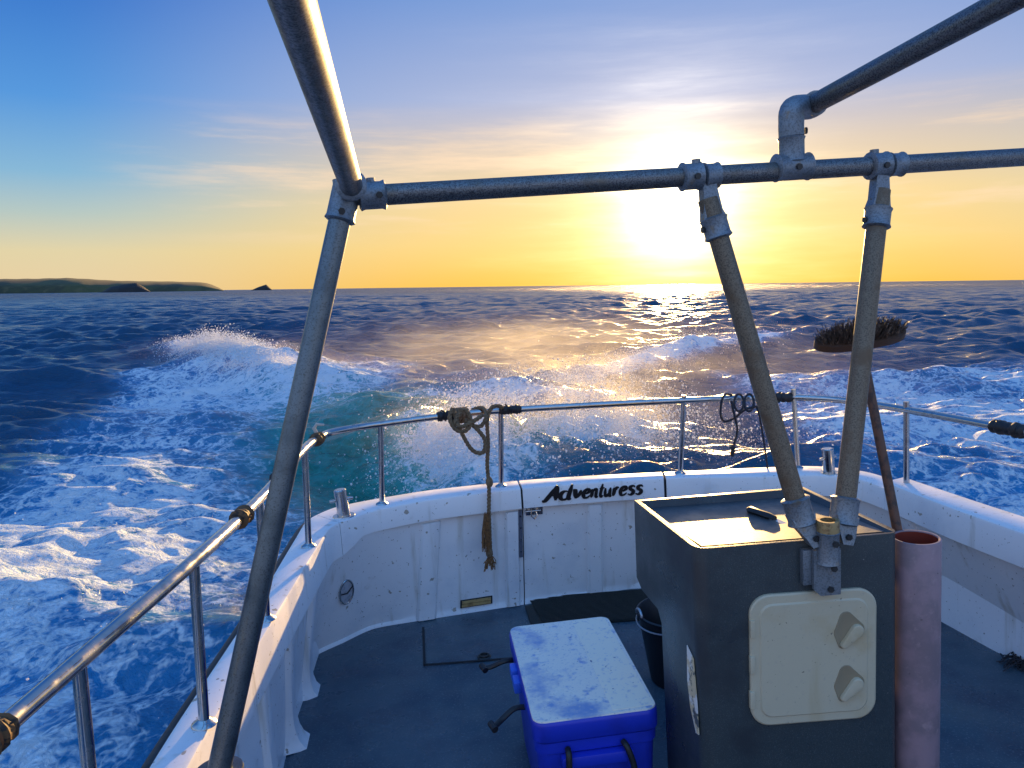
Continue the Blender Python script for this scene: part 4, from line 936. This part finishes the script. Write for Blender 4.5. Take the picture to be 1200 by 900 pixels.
for py in (565, 648):
    bm = new(); c_ = rp(573.5, py); tube(bm, [c_ + Vector((0, 0, .022)), c_ + Vector((0, 0, .01)), c_ - Vector((0, 0, .01)), c_ - Vector((0, 0, .022))], [.010, .017, .017, .010], 10); obj('rope_whipping', bm, 'rope', r1)
D4 = 3.36
def rq(px, py, off=0.): return on(px, py, 1, D4 - off)
r2 = thing('thin_rope', 'thin dark cord looped over the rail behind the brace legs', 'rope', rq(866, 480))
bm = new()
twist_rope(bm, cr([rq(859, 470, -.1), rq(857, 463, -.03), rq(849, 463, .02), rq(845, 474, .03), rq(845, 488, .03), rq(850, 494, .03), rq(862, 489, .03), rq(872, 481, .03), rq(884, 477, .03), rq(888, 480, .03), rq(894, 510), rq(899, 545), rq(902, 568, .0)], 10), .0062, 70)
twist_rope(bm, cr([rq(857, 470, .02), rq(859, 480, .03), rq(862, 492, .035), rq(864, 505, .03), rq(860, 522, .03)], 10), .0062, 70)
for x in (867, 879):
    twist_rope(bm, cr([rq(x + 5*cos(a)*1.1 - 1, 472 - 10*sin(a), .012 + .028*cos(a*1.0 + 1.6)) for a in np.linspace(-.3, 2*pi, 12)], 6), .0062, 70)
obj('looped_cord', bm, 'cord', r2)
bm = new(); c0 = rq(859, 524, .03); tube(bm, [c0 + Vector((0, 0, .012)), c0, c0 - Vector((0, 0, .012)), c0 - Vector((.004, 0, .03)), c0 - Vector((.006, 0, .045))], [.006, .013, .009, .011, .007], 8); tube(bm, [c0 + Vector((-.016, 0, .002)), c0 + Vector((.012, 0, -.004))], .005, 6); obj('knotted_end', bm, 'cord', r2)

# frayed dark netting on the right of the deck
nc = on(1190, 779, 2, 0); nt_ = thing('frayed_netting', 'small heap of dark frayed twine lying on the deck at right', 'twine', nc)
bm = new(); rnd = random.Random(21)
for k in range(70):
    a0 = rnd.uniform(0, 2*pi); R_ = rnd.uniform(.01, .09); c_ = nc + Vector((.04 + rnd.gauss(0, .035), rnd.gauss(0, .025), .006)); d_ = Vector((cos(a0), sin(a0)*.6, 0))
    tube(bm, cr([c_ - d_*R_, c_ + Vector((rnd.gauss(0, .01), rnd.gauss(0, .01), rnd.uniform(.004, .035))), c_ + d_*R_ + Vector((0, 0, rnd.uniform(0, .008)))], 4), .0022, 4)
obj('twine_heap', bm, 'cord', nt_)

# ================================================================== spray
def build_spray():
    rnd = np.random.default_rng(3); pts = []; rad = []
    def add(n, fx, smin, smax):
        for i in range(n):
            p = fx(); pts.append(p); rad.append(smin*(smax/smin)**(rnd.random()**2.8))
    def lerp_arm(arm, u):
        P_ = np.array(arm); L0 = np.r_[0, np.cumsum(np.hypot(*np.diff(P_, axis=0).T))]; s = u*L0[-1]; return np.interp(s, L0, P_[:, 0]), np.interp(s, L0, P_[:, 1])
    def arm_l():
        u = np.clip(rnd.normal(.56, .13), .15, .95); x, y = lerp_arm(LEFT_ARM, u); x += rnd.normal(0, .35); y += rnd.normal(0, .3); h = float(sea_fields(np.array([x]), np.array([y]))[0][0]) if False else None
        return (x, y, 'h', abs(rnd.normal(0, .15))*np.exp(-((u-.6)/.2)**2) + rnd.uniform(-.02, .05))
    def arm_r():
        u = np.clip(abs(rnd.normal(.12, .2)), .0, .8); x, y = lerp_arm(RIGHT_ARM, u); return (x + rnd.normal(0, .5), y + rnd.normal(0, .35), 'h', abs(rnd.normal(0, .13)) - .02)
    def s1(): return (rnd.normal(-.45, .5), rnd.normal(8.6, .8), 'h', abs(rnd.normal(0, .2)))
    def s2(): return (rnd.normal(1.1, .7), rnd.normal(9.6, .9), 'h', abs(rnd.normal(0, .26)))
    def s3(): return (rnd.normal(2.6, 1.1), rnd.normal(8.6, 1.0), 'h', abs(rnd.normal(0, .2)))
    def side(): return (rnd.uniform(-4.5, -1.4), rnd.uniform(3, 7), 'h', abs(rnd.normal(0, .08)))
    add(24000, arm_l, .003, .016); add(12000, arm_r, .003, .015); add(18000, s1, .0016, .014); add(21000, s2, .0016, .014); add(1800, s3, .002, .009); add(300, side, .002, .006)
    x = np.array([p[0] for p in pts]); y = np.array([p[1] for p in pts]); dz = np.array([p[3] for p in pts]); h = sea_fields(x, y)[0]; z = h + dz; rad_ = np.array(rad)
    ico = bmesh.new(); bmesh.ops.create_icosphere(ico, subdivisions=1, radius=1); iv = np.array([v.co[:] for v in ico.verts]); fi = np.array([[v.index for v in f.verts] for f in ico.faces]); ico.free()
    V_ = (iv[None]*rad_[:, None, None]*np.stack([rnd.uniform(.7, 1.3, len(x)), rnd.uniform(.7, 1.3, len(x)), rnd.uniform(.7, 1.5, len(x))], 1)[:, None, :] + np.stack([x, y, z], 1)[:, None, :]).reshape(-1, 3)
    Fq = (fi[None] + (np.arange(len(x))*len(iv))[:, None, None]).reshape(-1, 3)
    me = bpy.data.meshes.new('sea_spray'); me.vertices.add(len(V_)); me.vertices.foreach_set('co', V_.astype(np.float32).ravel()); me.loops.add(Fq.size); me.loops.foreach_set('vertex_index', Fq.astype(np.int32).ravel())
    me.polygons.add(len(Fq)); me.polygons.foreach_set('loop_start', (np.arange(len(Fq))*3).astype(np.int32)); me.update(calc_edges=True); me.polygons.foreach_set('use_smooth', [True]*len(me.polygons))
    m = bpy.data.materials.new('spray_water'); m.use_nodes = True; nt = m.node_tree; b = nt.nodes['Principled BSDF']; b.inputs['Base Color'].default_value = (.85, .88, .9, 1); b.inputs['Roughness'].default_value = .3
    tr = nt.nodes.new('ShaderNodeBsdfTranslucent'); tr.inputs[0].default_value = (.9, .9, .9, 1); ms = nt.nodes.new('ShaderNodeMixShader'); ms.inputs[0].default_value = .5
    nt.links.new(b.outputs[0], ms.inputs[1]); nt.links.new(tr.outputs[0], ms.inputs[2]); nt.links.new(ms.outputs[0], nt.nodes['Material Output'].inputs[0])
    me.materials.append(m); o = bpy.data.objects.new('sea_spray', me); COL.objects.link(o); o['kind'] = 'stuff'; o['label'] = 'white spray droplets thrown up along the wake crests'; o['category'] = 'spray'
build_spray()

# ================================================================== fine mist hanging over the wake
def build_mist():
    bm = new(); box(bm, (0, 20.4, .8), (26, 28, 2.0)); me = bpy.data.meshes.new('wake_mist'); bm.to_mesh(me); bm.free()
    o = bpy.data.objects.new('wake_mist', me); COL.objects.link(o); o['kind'] = 'stuff'; o['label'] = 'fine backlit spray mist hanging over the wake'; o['category'] = 'mist'
    m = bpy.data.materials.new('mist_volume'); m.use_nodes = True; nt = m.node_tree; N = nt.nodes; L = nt.links; N.clear()
    out = N.new('ShaderNodeOutputMaterial'); v = N.new('ShaderNodeVolumePrincipled'); L.new(v.outputs[0], out.inputs['Volume']); v.inputs['Color'].default_value = (.98, .97, .90, 1); v.inputs['Anisotropy'].default_value = .55
    tc = N.new('ShaderNodeTexCoord'); sp = N.new('ShaderNodeSeparateXYZ'); L.new(tc.outputs['Object'], sp.inputs[0])
    def mt(op, a, b=None, clamp=False):
        z = N.new('ShaderNodeMath'); z.operation = op; z.use_clamp = clamp
        for i, q in enumerate((a, b)):
            if q is None: continue
            if isinstance(q, (int, float)): z.inputs[i].default_value = q
            else: L.new(q, z.inputs[i])
        return z.outputs[0]
    g = lambda c, w_: mt('EXPONENT', mt('MULTIPLY', mt('POWER', mt('DIVIDE', c, w_), 2.), -1.))
    X, Y_, Z_ = sp.outputs
    def gz(z0, w_): return g(mt('MAXIMUM', mt('SUBTRACT', Z_, z0), 0.), w_)
    def blob(cx, cy, sx, sy, z0, wz_, amp): return mt('MULTIPLY', mt('MULTIPLY', mt('MULTIPLY', g(mt('SUBTRACT', X, cx), sx), g(mt('SUBTRACT', Y_, cy), sy)), gz(z0, wz_)), amp)
    def noise(sc_, lo, k):
        nz = N.new('ShaderNodeTexNoise'); nz.inputs['Scale'].default_value = sc_; nz.inputs['Detail'].default_value = 4; nz.inputs['Roughness'].default_value = .65; L.new(tc.outputs['Object'], nz.inputs['Vector'])
        return mt('MULTIPLY', mt('SUBTRACT', nz.outputs[0], lo, clamp=True), k)
    wide = mt('MULTIPLY', blob(.9, 19.5, 3.9, 8., .2, .55, MIST), noise(.55, .33, 3.2))
    puffs = None
    for q in ((-.5, 8.6, .6, 1.1, .25, .26, .6), (1.1, 9.7, .8, 1.1, .25, .34, .6), (-6.2, 17.3, 1.3, .8, .5, .2, .32), (-4.4, 15.2, 1.4, .8, .35, .2, .3), (1.8, 14.6, 1.6, .9, .3, .25, .4)):
        bq = blob(*q); puffs = bq if puffs is None else mt('ADD', puffs, bq)
    d = mt('ADD', wide, mt('MULTIPLY', puffs, noise(1.8, .42, 5.)))
    L.new(d, v.inputs['Density']); me.materials.append(m)
MIST = .042
build_mist()
